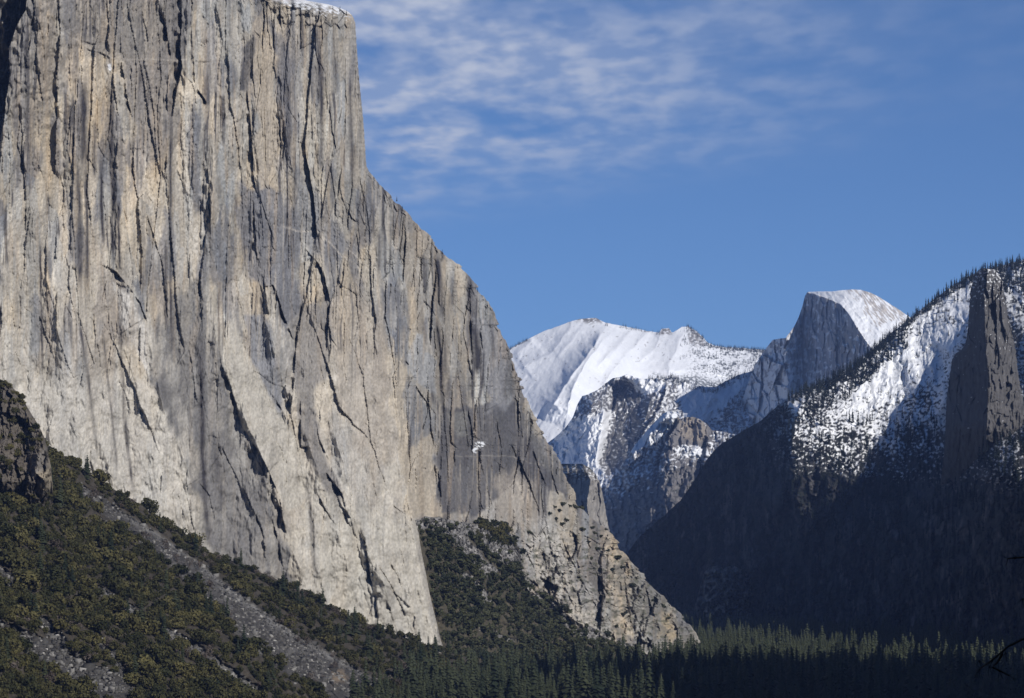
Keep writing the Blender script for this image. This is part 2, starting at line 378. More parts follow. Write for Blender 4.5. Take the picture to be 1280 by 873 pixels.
    S([(299, 600), (316, 635), (326, 663), (334, 708)], 14, 16); S([(336, 613), (346, 625), (351, 640), (359, 670)], 17, 8); S([(338, 645), (346, 673), (356, 713)], 14, 10); S([(331, 660), (329, 680), (333, 706)], 8, 8)
    S([(394, 613), (406, 635), (422, 659)], 8, 7); S([(403, 722), (403, 738)], 9, 5); S([(365, 690), (373, 710)], 6, 6)
    S([(391, 555), (402, 590), (398, 620), (406, 650)], 6, 8); S([(448, 545), (455, 580), (462, 610)], 5, 6); S([(505, 610), (512, 640), (518, 670)], 6, 6)
    # south-east wall: depths count more here, it is seen edge on
    S([(503, 273), (507, 301), (505, 341), (501, 383)], 45, 10); S([(544, 318), (548, 345), (551, 392)], 42, 10); S([(545, 400), (551, 440), (551, 475)], 40, 9)
    S([(586, 350), (590, 400), (592, 440), (590, 480)], 40, 11); S([(600, 400), (604, 450)], 30, 10); S([(585, 510), (592, 545), (590, 570)], 36, 9)
    S([(552, 515), (552, 560), (550, 640)], 36, 8); S([(640, 480), (650, 520), (655, 560)], 40, 9); S([(665, 555), (676, 590), (684, 612)], 42, 8); S([(690, 590), (700, 620)], 40, 8)
    S([(620, 520), (628, 560), (626, 600)], 34, 9); S([(524, 370), (540, 388), (545, 398)], 22, 6); S([(508, 452), (512, 458)], 22, 4); S([(575, 462), (583, 475)], 22, 5)
    S([(700, 665), (715, 700), (730, 735), (745, 760), (765, 790)], 60, 14); S([(690, 700), (705, 735), (722, 770)], 40, 10); S([(660, 690), (673, 725)], 40, 9)
    S([(735, 700), (752, 730), (765, 748)], 45, 12); S([(805, 720), (815, 760), (830, 800)], 50, 12); S([(830, 760), (838, 790)], 40, 8)
    # ---------------- colour of the stone itself
    n1 = fbm(px / 42, py / 190, 4, 51); n2 = fbm(px / 16, py / 120, 3, 52); n3 = fbm(px / 5, py / 40, 3, 53)
    C = np.zeros(PX.shape + (3,), F32); C[:] = (0.345, 0.320, 0.278)
    C = mix(C, (0.48, 0.455, 0.405), low * 0.9)
    C = mix(C, (0.46, 0.40, 0.31), sstep(0.0, 0.22, n1) * (0.72 - 0.4 * low))
    C = mix(C, (0.17, 0.167, 0.172), sstep(0.0, 0.16, fbm(px / 34, py / 130, 4, 54)) * (0.8 - 0.5 * low))
    C = mix(C, (0.46, 0.43, 0.38), sstep(0.06, 0.34, n2) * 0.45)
    calm = sstep(-.04, .10, fbm(px / 50, py / 130, 3, 86))
    for (sx, sy, sd, am) in ((46, 240, 31, .26), (19, 110, 32, .34), (8, 46, 33, .26)):
        f1, f2, h1, h2, dx, dy = worley((px + (7 if sd == 32 else 0)) / sx, (py + (9 if sd == 33 else 0)) / sy, sd)
        a_ = am * (1 - .55 * low)
        C *= (1 + (h1 - .5) * a_)[..., None]
        C = C * (1 + (h2 - .5)[..., None] * a_[..., None] * np.array([.35, .08, -.3], F32))
    zone = lambda pts, c, a, soft=7, warp=16, seed=60: mix(C, c, poly(PX, PY, pts, soft * .6, warp, seed) * a)
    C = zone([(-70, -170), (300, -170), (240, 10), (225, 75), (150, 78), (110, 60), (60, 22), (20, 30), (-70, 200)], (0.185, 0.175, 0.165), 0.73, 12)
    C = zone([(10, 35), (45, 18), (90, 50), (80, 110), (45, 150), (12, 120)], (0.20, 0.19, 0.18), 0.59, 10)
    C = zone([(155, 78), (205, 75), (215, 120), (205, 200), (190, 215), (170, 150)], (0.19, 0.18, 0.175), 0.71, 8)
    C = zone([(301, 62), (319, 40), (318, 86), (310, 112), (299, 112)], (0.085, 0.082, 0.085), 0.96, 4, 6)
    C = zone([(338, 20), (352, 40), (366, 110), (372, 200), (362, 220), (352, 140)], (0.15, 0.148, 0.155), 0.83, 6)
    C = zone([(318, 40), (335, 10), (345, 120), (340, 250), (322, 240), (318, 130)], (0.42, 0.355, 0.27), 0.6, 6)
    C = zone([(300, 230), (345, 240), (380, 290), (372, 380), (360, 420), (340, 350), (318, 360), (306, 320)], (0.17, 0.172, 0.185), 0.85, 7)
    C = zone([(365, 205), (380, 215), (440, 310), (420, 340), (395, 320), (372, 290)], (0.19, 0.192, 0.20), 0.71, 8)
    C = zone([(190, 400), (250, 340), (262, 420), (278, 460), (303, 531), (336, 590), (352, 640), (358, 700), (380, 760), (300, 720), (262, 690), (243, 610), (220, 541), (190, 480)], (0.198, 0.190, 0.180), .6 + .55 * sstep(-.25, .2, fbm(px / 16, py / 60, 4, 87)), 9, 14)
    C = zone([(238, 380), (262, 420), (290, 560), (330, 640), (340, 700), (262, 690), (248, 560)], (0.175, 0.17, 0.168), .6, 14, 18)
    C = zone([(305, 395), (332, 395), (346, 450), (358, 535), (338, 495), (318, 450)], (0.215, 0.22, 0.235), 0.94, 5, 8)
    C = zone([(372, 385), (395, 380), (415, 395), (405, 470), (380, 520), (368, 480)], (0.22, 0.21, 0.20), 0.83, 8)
    C = zone([(374, 512), (392, 512), (404, 560), (430, 620), (425, 650), (400, 600), (376, 556)], (0.20, 0.19, 0.18), 0.89, 5, 6)
    C = zone([(125, 335), (150, 345), (172, 395), (165, 430), (135, 420), (120, 380)], (0.25, 0.225, 0.20), 0.71, 8)
    C = zone([(140, 352), (162, 372), (182, 410), (188, 470), (170, 440), (150, 400)], (0.50, 0.48, 0.445), 0.94, 4, 5)
    C = zone([(265, 405), (290, 400), (330, 480), (375, 560), (392, 620), (360, 640), (336, 588), (300, 520), (276, 455)], (0.42, 0.395, 0.345), 0.94, 5, 5)
    C = zone([(0, 480), (180, 470), (255, 660), (245, 680), (60, 560)], (0.45, 0.43, 0.39), 0.59, 20)
    C = zone([(405, 620), (520, 660), (550, 800), (470, 790), (400, 740)], (0.42, 0.40, 0.35), 0.53, 16)
    C = zone([(410, 380), (450, 350), (485, 440), (500, 560), (470, 600), (425, 520)], (0.35, 0.305, 0.25), 0.59, 14)
    # south-east wall
    C = zone([(484, 420), (506, 470), (512, 560), (515, 650), (505, 640), (492, 520)], (0.47, 0.41, 0.32), 0.8, 6)
    C = zone([(510, 555), (535, 535), (548, 560), (549, 645), (515, 650)], (0.48, 0.42, 0.33), 0.85, 5)
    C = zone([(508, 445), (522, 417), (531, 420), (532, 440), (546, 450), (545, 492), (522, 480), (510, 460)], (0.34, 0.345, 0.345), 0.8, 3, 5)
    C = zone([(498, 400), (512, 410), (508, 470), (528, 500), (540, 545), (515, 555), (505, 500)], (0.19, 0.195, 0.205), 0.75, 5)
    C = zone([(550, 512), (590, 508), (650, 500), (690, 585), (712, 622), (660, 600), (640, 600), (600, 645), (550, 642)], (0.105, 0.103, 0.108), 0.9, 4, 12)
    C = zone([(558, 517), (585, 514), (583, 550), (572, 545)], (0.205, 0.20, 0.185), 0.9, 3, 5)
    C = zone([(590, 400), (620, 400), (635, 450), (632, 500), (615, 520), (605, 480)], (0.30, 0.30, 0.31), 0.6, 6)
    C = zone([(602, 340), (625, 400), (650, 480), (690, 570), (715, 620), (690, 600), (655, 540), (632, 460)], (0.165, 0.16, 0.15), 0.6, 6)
    C = zone([(458, 210), (480, 235), (505, 262), (520, 290), (490, 290), (465, 250)], (0.20, 0.195, 0.185), 0.6, 8)
    C = zone([(620, 600), (650, 580), (672, 640), (650, 660), (615, 650)], (0.36, 0.32, 0.27), 0.7, 8)
    C = zone([(650, 640), (700, 660), (750, 760), (760, 800), (720, 780), (690, 740), (660, 720)], (0.46, 0.45, 0.42), 0.55, 10)
    C = zone([(760, 700), (800, 720), (870, 790), (860, 830), (800, 800), (780, 760)], (0.24, 0.23, 0.205), 0.6, 10)
    C = zone([(822, 770), (840, 765), (850, 790), (838, 800), (825, 795)], (0.40, 0.33, 0.22), 0.8, 6)
    # water stains: streaks down the wall
    st = np.zeros(PX.shape, F32)
    ss = fbm(PX / 4.2 + fbm(PX / 20, PY / 90, 2, 70) * 1.2, PY / 210, 3, 71)
    up = 1 - 0.75 * low
    C = mix(C, (0.085, 0.080, 0.082), sstep(0.08, 0.17, ss) * sstep(0.0, 0.16, fbm(PX / 34, PY / 120, 3, 72)) * up * 0.9 * (1 - butt) * (.25 + .75 * calm))
    C = mix(C, (0.47, 0.42, 0.345), sstep(0.10, 0.30, fbm(PX / 4.5, PY / 190, 3, 73)) * 0.45 * (1 - butt) * (1 - .7 * low) * (.3 + .7 * calm))
    C = mix(C, (0.38, 0.30, 0.21), sstep(0.14, 0.4, fbm(PX / 9, PY / 120, 3, 74)) * 0.34 * up)
    for pts, w, a in [([(105, 100), (104, 150), (107, 212)], 4, .8), ([(138, 95), (139, 160), (142, 250), (141, 332)], 3.4, 1), ([(118, 150), (119, 222)], 2.5, .7), ([(98, 200), (99, 290), (100, 360)], 2.4, .9), ([(108, 200), (109, 300), (109, 362)], 1.8, .9),
                      ([(127, 190), (127, 260), (130, 310)], 2.0, .9), ([(36, 60), (34, 110), (36, 200)], 3, .6), ([(213, 150), (213, 280), (214, 400), (215, 430)], 1.8, .8), ([(207, 300), (208, 420)], 1.8, .8), ([(148, 250), (150, 345)], 1.8, .8),
                      ([(396, 30), (402, 110), (402, 215)], 2.4, .8), ([(418, 70), (421, 120)], 3, .6), ([(437, 90), (440, 200), (439, 230)], 2.2, .7), ([(360, 100), (362, 200)], 3, .5), ([(252, 415), (252, 470), (254, 560), (257, 630), (262, 676)], 3.2, .95), ([(268, 560), (280, 640)], 5, .4),
                      ([(150, 390), (152, 450), (157, 530), (163, 590), (169, 622)], 1.9, .7), ([(128, 410), (134, 470), (140, 520), (148, 600)], 1.3, .6), ([(97, 390), (105, 440), (114, 500), (122, 570)], 1.8, .6), ([(50, 290), (51, 390), (53, 470)], 1.2, .8), ([(384, 600), (390, 660), (393, 720)], 2.5, .5),
                      ([(546, 318), (550, 366), (552, 398)], 3.4, .95), ([(545, 400), (551, 440), (552, 480), (555, 520)], 2.2, .95), ([(587, 350), (590, 400)], 3.5, .7), ([(591, 405), (597, 440), (599, 468)], 5.5, .95), ([(591, 460), (590, 500)], 1.5, .9), ([(604, 440), (603, 490)], 1.5, .8), ([(556, 420), (557, 470)], 1.5, .7),
                      ([(474, 288), (474, 340)], 1.5, .6), ([(481, 290), (482, 345)], 1.3, .6), ([(488, 285), (488, 340)], 1.3, .5), ([(465, 250), (468, 300)], 2, .5), ([(531, 320), (532, 365)], 2.5, .6), ([(565, 345), (566, 385)], 3, .5), ([(612, 400), (618, 450)], 2.5, .5)]:
        stroke(st, px * 0.3 + PX * 0.7, PY, pts, w * 1.25, min(1, a * 1.15))
    C = mix(C, (0.045, 0.042, 0.046), np.clip(st * (0.88 + 0.9 * n3), 0, 1))
    # pale dike, ledges
    dk = np.zeros(PX.shape, F32)
    stroke(dk, px, py, [(340, 280), (365, 287), (393, 290), (412, 302), (430, 324), (447, 336), (462, 350), (472, 362)], 1.3, .8); stroke(dk, px, py, [(220, 236), (250, 243), (275, 262), (300, 285)], 0.9, .5)
    stroke(dk, px, py, [(60, 24), (80, 36), (110, 60), (135, 72), (150, 74), (230, 75), (262, 80)], 0.9, .6); stroke(dk, px, py, [(430, 310), (470, 345)], .8, .6); stroke(dk, px, py, [(560, 570), (640, 570), (690, 585)], 0.8, .4)
    C = mix(C, (0.52, 0.48, 0.42), dk * np.clip(.55 + 1.6 * fbm(PX / 8, PY / 5, 3, 84), 0, .8))
    C *= np.clip(1 + 0.34 * n3 * (1 - .85 * low) * (.4 + .6 * calm) + 0.42 * fbm(px / 2.4, py / 3.4, 3, 80) + .3 * low * fbm(px / 12, py / 16, 4, 83), .4, 1.6)[..., None]
    C = mix(C, (0.17, 0.16, 0.14), butt * sstep(-.02, .2, fbm(px / 14, py / 11, 4, 81)) * .65); C = mix(C, (0.075, 0.08, 0.05), butt * sstep(.12, .3, fbm(px / 9, py / 5, 4, 82)) * .7)
    # snow on the rim and on one ledge
    sn = fbm(PX / 5, PY / 2.5, 3, 90) * 1.8
    snow = (1 - sstep(3, 13, topd + sn * 9 + np.clip((PX - 405) * 0.16, 0, 9))) * sstep(335, 350, PX) * (1 - sstep(434, 442, PX))
    snow = np.maximum(snow, poly(PX, PY, [(590, 566), (594, 557), (602, 553), (610, 555), (606, 562), (600, 562), (596, 568)], 1.6, 5, 91) * (sn > .0))
    snow = np.maximum(snow, poly(PX, PY, [(134, 80), (139, 78), (139, 88), (136, 86)], 1.2, 4, 92) * 0.8)
    C = mix(C, (0.80, 0.82, 0.85), np.clip(snow, 0, 1))
    C = np.clip(C, 0.02, 0.85)
    tp = [(40, -1), (120, 4), (400, 25), (1200, 120)]
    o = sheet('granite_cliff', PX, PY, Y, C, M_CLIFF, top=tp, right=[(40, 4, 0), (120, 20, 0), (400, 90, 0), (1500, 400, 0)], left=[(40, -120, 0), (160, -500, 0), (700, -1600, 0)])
    tag(o, 'huge sheer pale granite cliff streaked tan and grey, filling the left half', 'cliff', None, 'structure')
    return PX, PY, Y
CL = build_cliff()
print('cliff', round(time.time() - T0, 1))

# ------------------------------------------------------------------ generic mountain relief
def grid(x0, x1, n, top, bottom, m, rough=1.0, seed=0, pw=1.0):
    xs = np.linspace(x0, x1, n).astype(F32)
    t = itp(xs, top) + fbm(xs / 7, xs * 0, 3, seed) * rough
    v = (np.linspace(0, 1, m) ** pw).astype(F32)
    b = itp(xs, bottom) if not np.isscalar(bottom) else np.full(n, bottom, F32)
    PX = np.repeat(xs[None], m, 0)
    PY = t[None] + (b - t)[None] * v[:, None]
    return PX, PY, t

SNOW = (0.86, 0.875, 0.90)
# far snowy massif
def build_massif():
    top = [(330, 520), (480, 478), (590, 450), (625, 440), (637, 436), (650, 429), (680, 414), (700, 407), (716, 401), (728, 398.5), (745, 397.5), (755, 403), (770, 406), (785, 409), (810, 414), (824, 416), (827, 411), (836, 410.5), (840, 416), (846, 413), (852, 409), (860, 408), (870, 414), (878, 421), (884, 428), (893, 432), (905, 434), (925, 435), (950, 437), (990, 440), (1010, 450)]
    PX, PY, t = grid(330, 1010, 900, top, 790, 440, 0.8, 3)
    px = PX + fbm(PX / 16, PY / 16, 3, 5) * 2.5; py = PY + fbm(PX / 16, PY / 16, 3, 6) * 2.5
    ts = np.convolve(np.pad(t, 45, 'edge'), np.ones(91) / 91, 'valid').astype(F32)
    Y = 17500 - (PY - ts[None]) * 13
    Y += 4.2 * np.minimum(PX - 740, 60)
    Cr = lambda pts, a, l, r: crest(Y, px, py, pts, a, l, r)
    Cr([(720, 402), (705, 420), (688, 443), (660, 455), (640, 465)], 75, 8, 36)
    Cr([(756, 405), (741, 434), (717, 466), (696, 498), (680, 525)], 300, 16, 44)
    Cr([(768, 410), (750, 430), (731, 456), (714, 490), (708, 520)], 170, 10, 44)
    Cr([(735, 400), (722, 416), (706, 436), (690, 452)], 45, 9, 30); Cr([(790, 412), (774, 430), (758, 446), (744, 466)], 90, 8, 26)
    Cr([(760, 406), (742, 432), (722, 458), (704, 486)], 120, 6, 30); Cr([(828, 414), (818, 436), (800, 452)], 60, 7, 24); Cr([(668, 422), (654, 436), (640, 446)], 50, 6, 24)
    Cr([(812, 414), (790, 436), (772, 455), (757, 478), (745, 500)], 150, 10, 26)
    Cr([(858, 410), (848, 430), (836, 455), (836, 475)], 110, 18, 46)
    Cr([(785, 420), (768, 440), (755, 455)], 70, 8, 16)
    sl = px + py * 0.7
    Y += fbm(sl / 13, (py - px * 0.7) / 60, 3, 7) * 14 + fbm(px / 6, py / 6, 3, 8) * 6
    C = np.zeros(PX.shape + (3,), F32); C[:] = SNOW
    n = fbm(px / 5, py / 3, 4, 10); big = fbm(px / 24, py / 20, 3, 13)
    rock = sstep(0.22, 0.42, n + big * 0.4 - 0.16) * 0.7
    rock = np.maximum(rock, sstep(0.0, 0.25, n + 0.25) * (1 - sstep(2, 9, np.abs(PX - 738) * 0.35 + (PY - t[None]) - 2)))
    rock = np.maximum(rock, poly(PX, PY, [(824, 419), (827, 410), (837, 410), (840, 419)], 2, 3) * sstep(-.3, .1, n))
    rock = np.maximum(rock, poly(PX, PY, [(858, 413), (866, 412), (878, 422), (884, 434), (872, 432), (862, 426)], 2, 4) * sstep(-.35, .1, n) * .9)
    C = mix(C, (0.22, 0.20, 0.18), rock)
    woods = sstep(-0.05, 0.25, fbm(px / 3.4, py / 2.2, 3, 11) + 0.45 * fbm(px / 20, py / 9, 2, 12) - 0.12) * sstep(845, 885, PX) * sstep(2, 7, PY - t[None] + 3)
    woods = np.maximum(woods, sstep(-.3, .1, fbm(px / 3, py / 2, 2, 15)) * poly(PX, PY, [(812, 466), (835, 470), (870, 468), (905, 480), (940, 470), (950, 490), (880, 490), (840, 478)], 4, 6))
    C = mix(C, (0.05, 0.06, 0.06), np.clip(woods, 0, 1) * .8)
    o = sheet('snowy_mountain', PX, PY, Y, C, M_SNOWY, top=[(120, 10), (500, 120), (1800, 700)], left=[(200, -600, 100), (800, -3000, 500)])
    tag(o, 'farthest white snow-covered mountain with a long smooth left slope and broken summit ridge', 'mountain', None, 'structure')
    return PX, PY, Y, t
MS = build_massif()

def build_mid():
    top = [(430, 690), (540, 655), (600, 620), (660, 570), (690, 550), (705, 537), (716, 522), (722, 505), (728, 495), (738, 492), (748, 487), (757, 479), (766, 473), (777, 471), (783, 468), (790, 470), (800, 474), (815, 473), (826, 472), (832, 474), (836, 469), (846, 474), (858, 478), (872, 480), (882, 484), (895, 484), (908, 476), (925, 468), (940, 464), (960, 462), (1010, 450), (1040, 452)]
    PX, PY, t = grid(430, 1040, 800, top, 800, 420, 0.9, 23)
    px = PX + fbm(PX / 12, PY / 12, 3, 25) * 4; py = PY + fbm(PX / 12, PY / 12, 3, 26) * 4
    ts = np.convolve(np.pad(t, 20, 'edge'), np.ones(41) / 41, 'valid').astype(F32)
    Y = 14200 - (PY - ts[None]) * 8 - 1.0 * (PX - 780)
    Cr = lambda pts, a, l, r: crest(Y, px, py, pts, a, l, r)
    # the great shaded wall faces left
    S = lambda pts, d, r: step(Y, px, py, pts, d, r, -1, 0.1)
    Y += 150 * poly(PX, PY, [(778, 474), (786, 476), (812, 494), (800, 520), (790, 560), (765, 585), (752, 580), (760, 540), (766, 500)], 9, 6, 27)
    S([(835, 470), (832, 490), (822, 515), (805, 540), (790, 565)], 110, 18)
    S([(775, 478), (772, 500), (762, 520)], 70, 12)
    Y += -5.0 * (PX - 800) * poly(PX, PY, [(765, 480), (784, 478), (815, 494), (832, 484), (822, 515), (790, 565), (765, 590), (750, 580)], 6) - 0
    Cr([(905, 480), (885, 500), (865, 520), (850, 540)], 130, 12, 40)
    Cr([(744, 490), (740, 510), (715, 525), (690, 545)], 160, 12, 16)
    Y += fbm((px + py * .6) / 11, (py - px * .6) / 45, 4, 28) * 60 + fbm(px / 4, py / 8, 3, 29) * 22 + facets(px, py, 7, 12, 30, 30, 16, 8) * 0.6
    n = fbm(px / 4.5, py / 3, 4, 31)
    snow = np.full(PX.shape, 0.55, F32)
    snow = np.maximum(snow, poly(PX, PY, [(783, 466), (835, 468), (832, 482), (815, 494), (805, 496), (795, 484), (784, 474)], 3, 3, 32) * 1.4)
    snow = np.maximum(snow, poly(PX, PY, [(838, 470), (900, 482), (940, 464), (950, 470), (905, 510), (885, 530), (855, 530), (850, 500)], 6, 6, 33) * 1.3)
    snow = np.maximum(snow, poly(PX, PY, [(690, 545), (725, 520), (745, 515), (768, 512), (760, 545), (750, 580), (760, 600), (740, 605), (690, 580)], 6, 8, 34) * 1.2)
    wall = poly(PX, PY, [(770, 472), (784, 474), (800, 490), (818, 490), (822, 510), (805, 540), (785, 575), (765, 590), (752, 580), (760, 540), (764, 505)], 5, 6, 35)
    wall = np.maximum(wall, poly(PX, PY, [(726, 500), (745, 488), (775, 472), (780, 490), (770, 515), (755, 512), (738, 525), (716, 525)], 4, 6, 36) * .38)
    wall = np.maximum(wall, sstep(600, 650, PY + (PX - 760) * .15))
    sm = sstep(-0.16, 0.24, n * 1.2 + .5 * fbm((px - py * .4) / 4, py / 16, 3, 41) + snow - 0.50 - wall * 0.36)
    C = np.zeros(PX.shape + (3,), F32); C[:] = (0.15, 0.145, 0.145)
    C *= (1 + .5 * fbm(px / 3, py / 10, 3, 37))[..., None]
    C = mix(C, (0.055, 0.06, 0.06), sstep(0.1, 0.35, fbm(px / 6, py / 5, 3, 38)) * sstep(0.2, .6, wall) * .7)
    C = mix(C, SNOW, np.clip(sm, 0, 1))
    C = mix(C, (0.05, 0.06, 0.06), sstep(0.22, 0.36, fbm(px / 2.6, py / 1.8, 3, 39)) * sstep(-.1, .3, fbm(px / 22, py / 14, 2, 40)) * .8 * (1 - sstep(.9, 1.3, snow)))
    C = np.clip(C, .02, .9)
    o = sheet('mountain_shoulder', PX, PY, Y, C, M_SNOWY, top=[(100, 8), (400, 90), (1500, 600)])
    tag(o, 'nearer snowy shoulder with a flat snow shelf above a blue shaded wall', 'mountain', None, 'structure')
    return PX, PY, Y, t
MM = build_mid()

def build_ramp():
    top = [(720, 700), (745, 640), (765, 600), (780, 578), (790, 562), (796, 553), (805, 543), (815, 531), (826, 520), (833, 515), (840, 514), (846, 518), (850, 524), (856, 522), (866, 521), (876, 525), (884, 531), (890, 538), (905, 540), (925, 545), (950, 560), (990, 570), (1040, 580)]
    PX, PY, t = grid(720, 1040, 420, top, 760, 300, 1.0, 43)
    px = PX + fbm(PX / 10, PY / 10, 3, 45) * 3; py = PY + fbm(PX / 10, PY / 10, 3, 46) * 3
    Y = 12000 - (PY - t[None]) * 7 - 3.0 * (PX - 830)
    crest(Y, px, py, [(840, 514), (815, 540), (795, 565), (780, 590)], 160, 10, 18)
    step(Y, px, py, [(850, 524), (838, 545), (828, 565), (822, 600)], 240, 40, -1, .15)
    step(Y, px, py, [(885, 545), (880, 580), (868, 620)], 130, 18, -1, .15)
    Y += fbm(px / 13, py / 26, 4, 47) * 90 + fbm(px / 4, py / 8, 3, 48) * 22 + facets(px, py, 8, 13, 49, 40, 24, 14)
    n = fbm(px / 4, py / 3, 4, 50)
    ramp = poly(PX, PY, [(788, 565), (832, 512), (846, 516), (836, 536), (812, 556), (797, 566)], 3, 3, 51)
    low = sstep(0, 40, PY - itp(PX, [(720, 640), (780, 600), (815, 580), (850, 560), (900, 560), (960, 590)]))
    s = ramp * 1.2 + (1 - low) * 0.38 + 0.3 * poly(PX, PY, [(836, 560), (870, 555), (890, 565), (880, 575), (850, 570)], 3, 3, 52) - poly(PX, PY, [(846, 522), (866, 518), (892, 536), (880, 560), (850, 556), (828, 580), (835, 545)], 4, 4, 53) * .35
    C = np.zeros(PX.shape + (3,), F32); C[:] = (0.17, 0.16, 0.155)
    C *= (1 + .5 * fbm(px / 3, py / 9, 3, 54))[..., None]
    C = mix(C, (0.05, 0.055, 0.05), sstep(0, .3, fbm(px / 5, py / 4, 3, 55)) * low * .8)
    C = mix(C, (0.34, 0.29, 0.23), poly(PX, PY, [(848, 524), (868, 520), (884, 530), (884, 548), (868, 552), (850, 545)], 4, 4, 56) * .7)
    C = mix(C, SNOW, np.clip(sstep(0.0, 0.3, s + n * .8 - .28), 0, 1))
    C = np.clip(C, .02, .9)
    o = sheet('rocky_spur', PX, PY, Y, C, M_SNOWY, top=[(60, 5), (300, 70), (1200, 500)])
    tag(o, 'rocky spur with one sunlit ramp of snow beside a brown knob, dark blue below', 'mountain', None, 'structure')
    return PX, PY, Y, t
MR = build_ramp()

def build_knob():
    rows = np.linspace(580, 740, 200).astype(F32); K = 130
    Rr = itp(rows, [(580, 728), (584, 735), (588, 741), (595, 746), (605, 750), (625, 755), (650, 759), (680, 765), (740, 775)]) + fbm(rows / 6, rows * 0, 2, 60) * 1.2
    Lr = itp(rows, [(580, 712), (585, 700), (590, 690), (740, 660)])
    u = np.linspace(0, 1, K).astype(F32)
    PY = np.repeat(rows[:, None], K, 1); PX = Lr[:, None] + (Rr - Lr)[:, None] * u[None]
    px = PX + fbm(PX / 10, PY / 20, 3, 61) * 2; py = PY
    edge = itp(PY, [(580, 728), (600, 738), (630, 733), (740, 745)])
    Y = 8600 - np.minimum(px - edge, 0) * -0 + np.maximum(edge - px, 0) * 7 + np.maximum(px - edge, 0) * 6 - (PY - 590) * 1.0
    Y += (1 - sstep(580, 592, PY)) * 140 + facets(px, py, 6, 26, 62, 26, 22, 10) + fbm(px / 3, py / 9, 3, 63) * 12
    C = np.zeros(PX.shape + (3,), F32); C[:] = (0.27, 0.255, 0.235); C *= (1 + .5 * fbm(px / 3, py / 14, 3, 64))[..., None]
    C = mix(C, (0.05, 0.06, 0.05), sstep(-.1, .2, fbm(px / 4, py / 3, 3, 65)) * (1 - sstep(592, 602, PY + (PX - 715) * .15)) * .9)
    C = mix(C, SNOW, sstep(.15, .35, fbm(px / 4, py / 2, 2, 66)) * (1 - sstep(596, 604, PY)) * .9)
    o = sheet('granite_knob', PX, PY, Y, np.clip(C, .02, .9), M_SPIRE, top=[(60, 3), (300, 40)], right=[(60, 6, 0), (500, 120, 0)], left=[(100, 20, 0)])
    tag(o, 'small grey granite knob with a rounded sunlit edge just behind the big cliff foot', 'rock', None, 'structure')
build_knob()

# ------------------------------------------------------------------ half dome shape
def build_dome():
    top = [(905, 560), (925, 510), (938, 470), (944, 456), (953, 442), (962, 430), (966, 425), (974, 423.5), (982, 423), (987, 416), (993, 408), (999, 395), (1003, 383), (1006, 371), (1009, 365.5), (1013, 365), (1025, 364.5), (1040, 364.5), (1052, 363), (1064, 362), (1076, 362.5), (1088, 366), (1100, 372), (1112, 380), (1125, 388), (1145, 402), (1180, 430)]
    PX, PY, t = grid(905, 1180, 520, top, 600, 420, 0.5, 73)
    px = PX + fbm(PX / 10, PY / 18, 3, 75) * 2; py = PY
    edge = [(1007, 364), (1013, 367), (1022, 369), (1038, 374.5), (1049, 380), (1058, 389), (1066, 401), (1073, 412), (1081, 424), (1100, 450), (1130, 500), (1160, 600)]
    ex = itp(PX, [(a, b) for a, b in edge]); right_of = PY < ex
    idx, d, s, tt = pdist(PX, PY, edge, 400)
    D = np.zeros(PX.shape, F32); D[idx] = d
    Yf = 13000 - (PX - 1044) * 7.5 - (PY - 420) * 0.9
    dome = (PX > 1007) & right_of
    Y = np.where(dome, Yf + D * 9 + D * D * 0.02, Yf)
    notd = 1 - dome.astype(F32)
    shoulder = sstep(1003, 985, PX) if False else 1 - sstep(980, 1004, PX)
    Y += shoulder * (-260 + (1004 - PX) * 2.0)
    Y += notd * (facets(px, py, 12, 70, 76, 60, 50, 12) * .7 + facets(px, py, 5, 22, 77, 18, 16, 8) + fbm(px / 2.5, py / 14, 3, 78) * 10)
    Y += (1 - notd) * (fbm((px - py * .8) / 4, (py + px * .8) / 30, 3, 79) * 5 + fbm(px / 12, py / 10, 3, 80) * 14)
    Y += shoulder * facets(px, py, 14, 20, 81, 70, 60, 40)
    n = fbm((px - py * .8) / 3, (py + px * .8) / 16, 4, 82)
    C = np.zeros(PX.shape + (3,), F32); C[:] = (0.38, 0.37, 0.385); C *= (1 + .75 * fbm(px / 2.6, py / 30, 3, 83))[..., None]
    C = mix(C, (0.36, 0.33, 0.30), poly(PX, PY, [(1040, 405), (1072, 412), (1080, 425), (1065, 470), (1040, 470)], 6, 6, 84) * .6)
    sf = sstep(0.0, 0.3, fbm(px / 5, py / 7, 4, 85) + 0.35 * sstep(440, 520, PY) - .12 * sstep(1000, 1040, PX) + .16 * shoulder + .25 * fbm(px / 3, py / 12, 3, 87)) * notd * 0.8
    sd = (1 - notd) * np.clip(sstep(-0.25, 0.15, n * 1.3 + 0.55 - sstep(4, 34, D - (1075 - PX) * .1) * .68 + .5 * poly(PX, PY, [(1085, 420), (1105, 404), (1125, 398), (1125, 410), (1090, 430)], 3, 4, 86)), 0, 1)
    C = mix(C, (0.50, 0.46, 0.42), (1 - notd) * .8)
    C = mix(C, SNOW, np.clip(sf + sd, 0, 1))
    o = sheet('granite_dome', PX, PY, Y, np.clip(C, .02, .9), M_SNOWY, top=[(60, 2), (250, 20), (900, 250)])
    tag(o, 'half-dome peak with a sheer blue shaded face and a rounded snowy top', 'dome', None, 'structure')
build_dome()
print('far', round(time.time() - T0, 1))

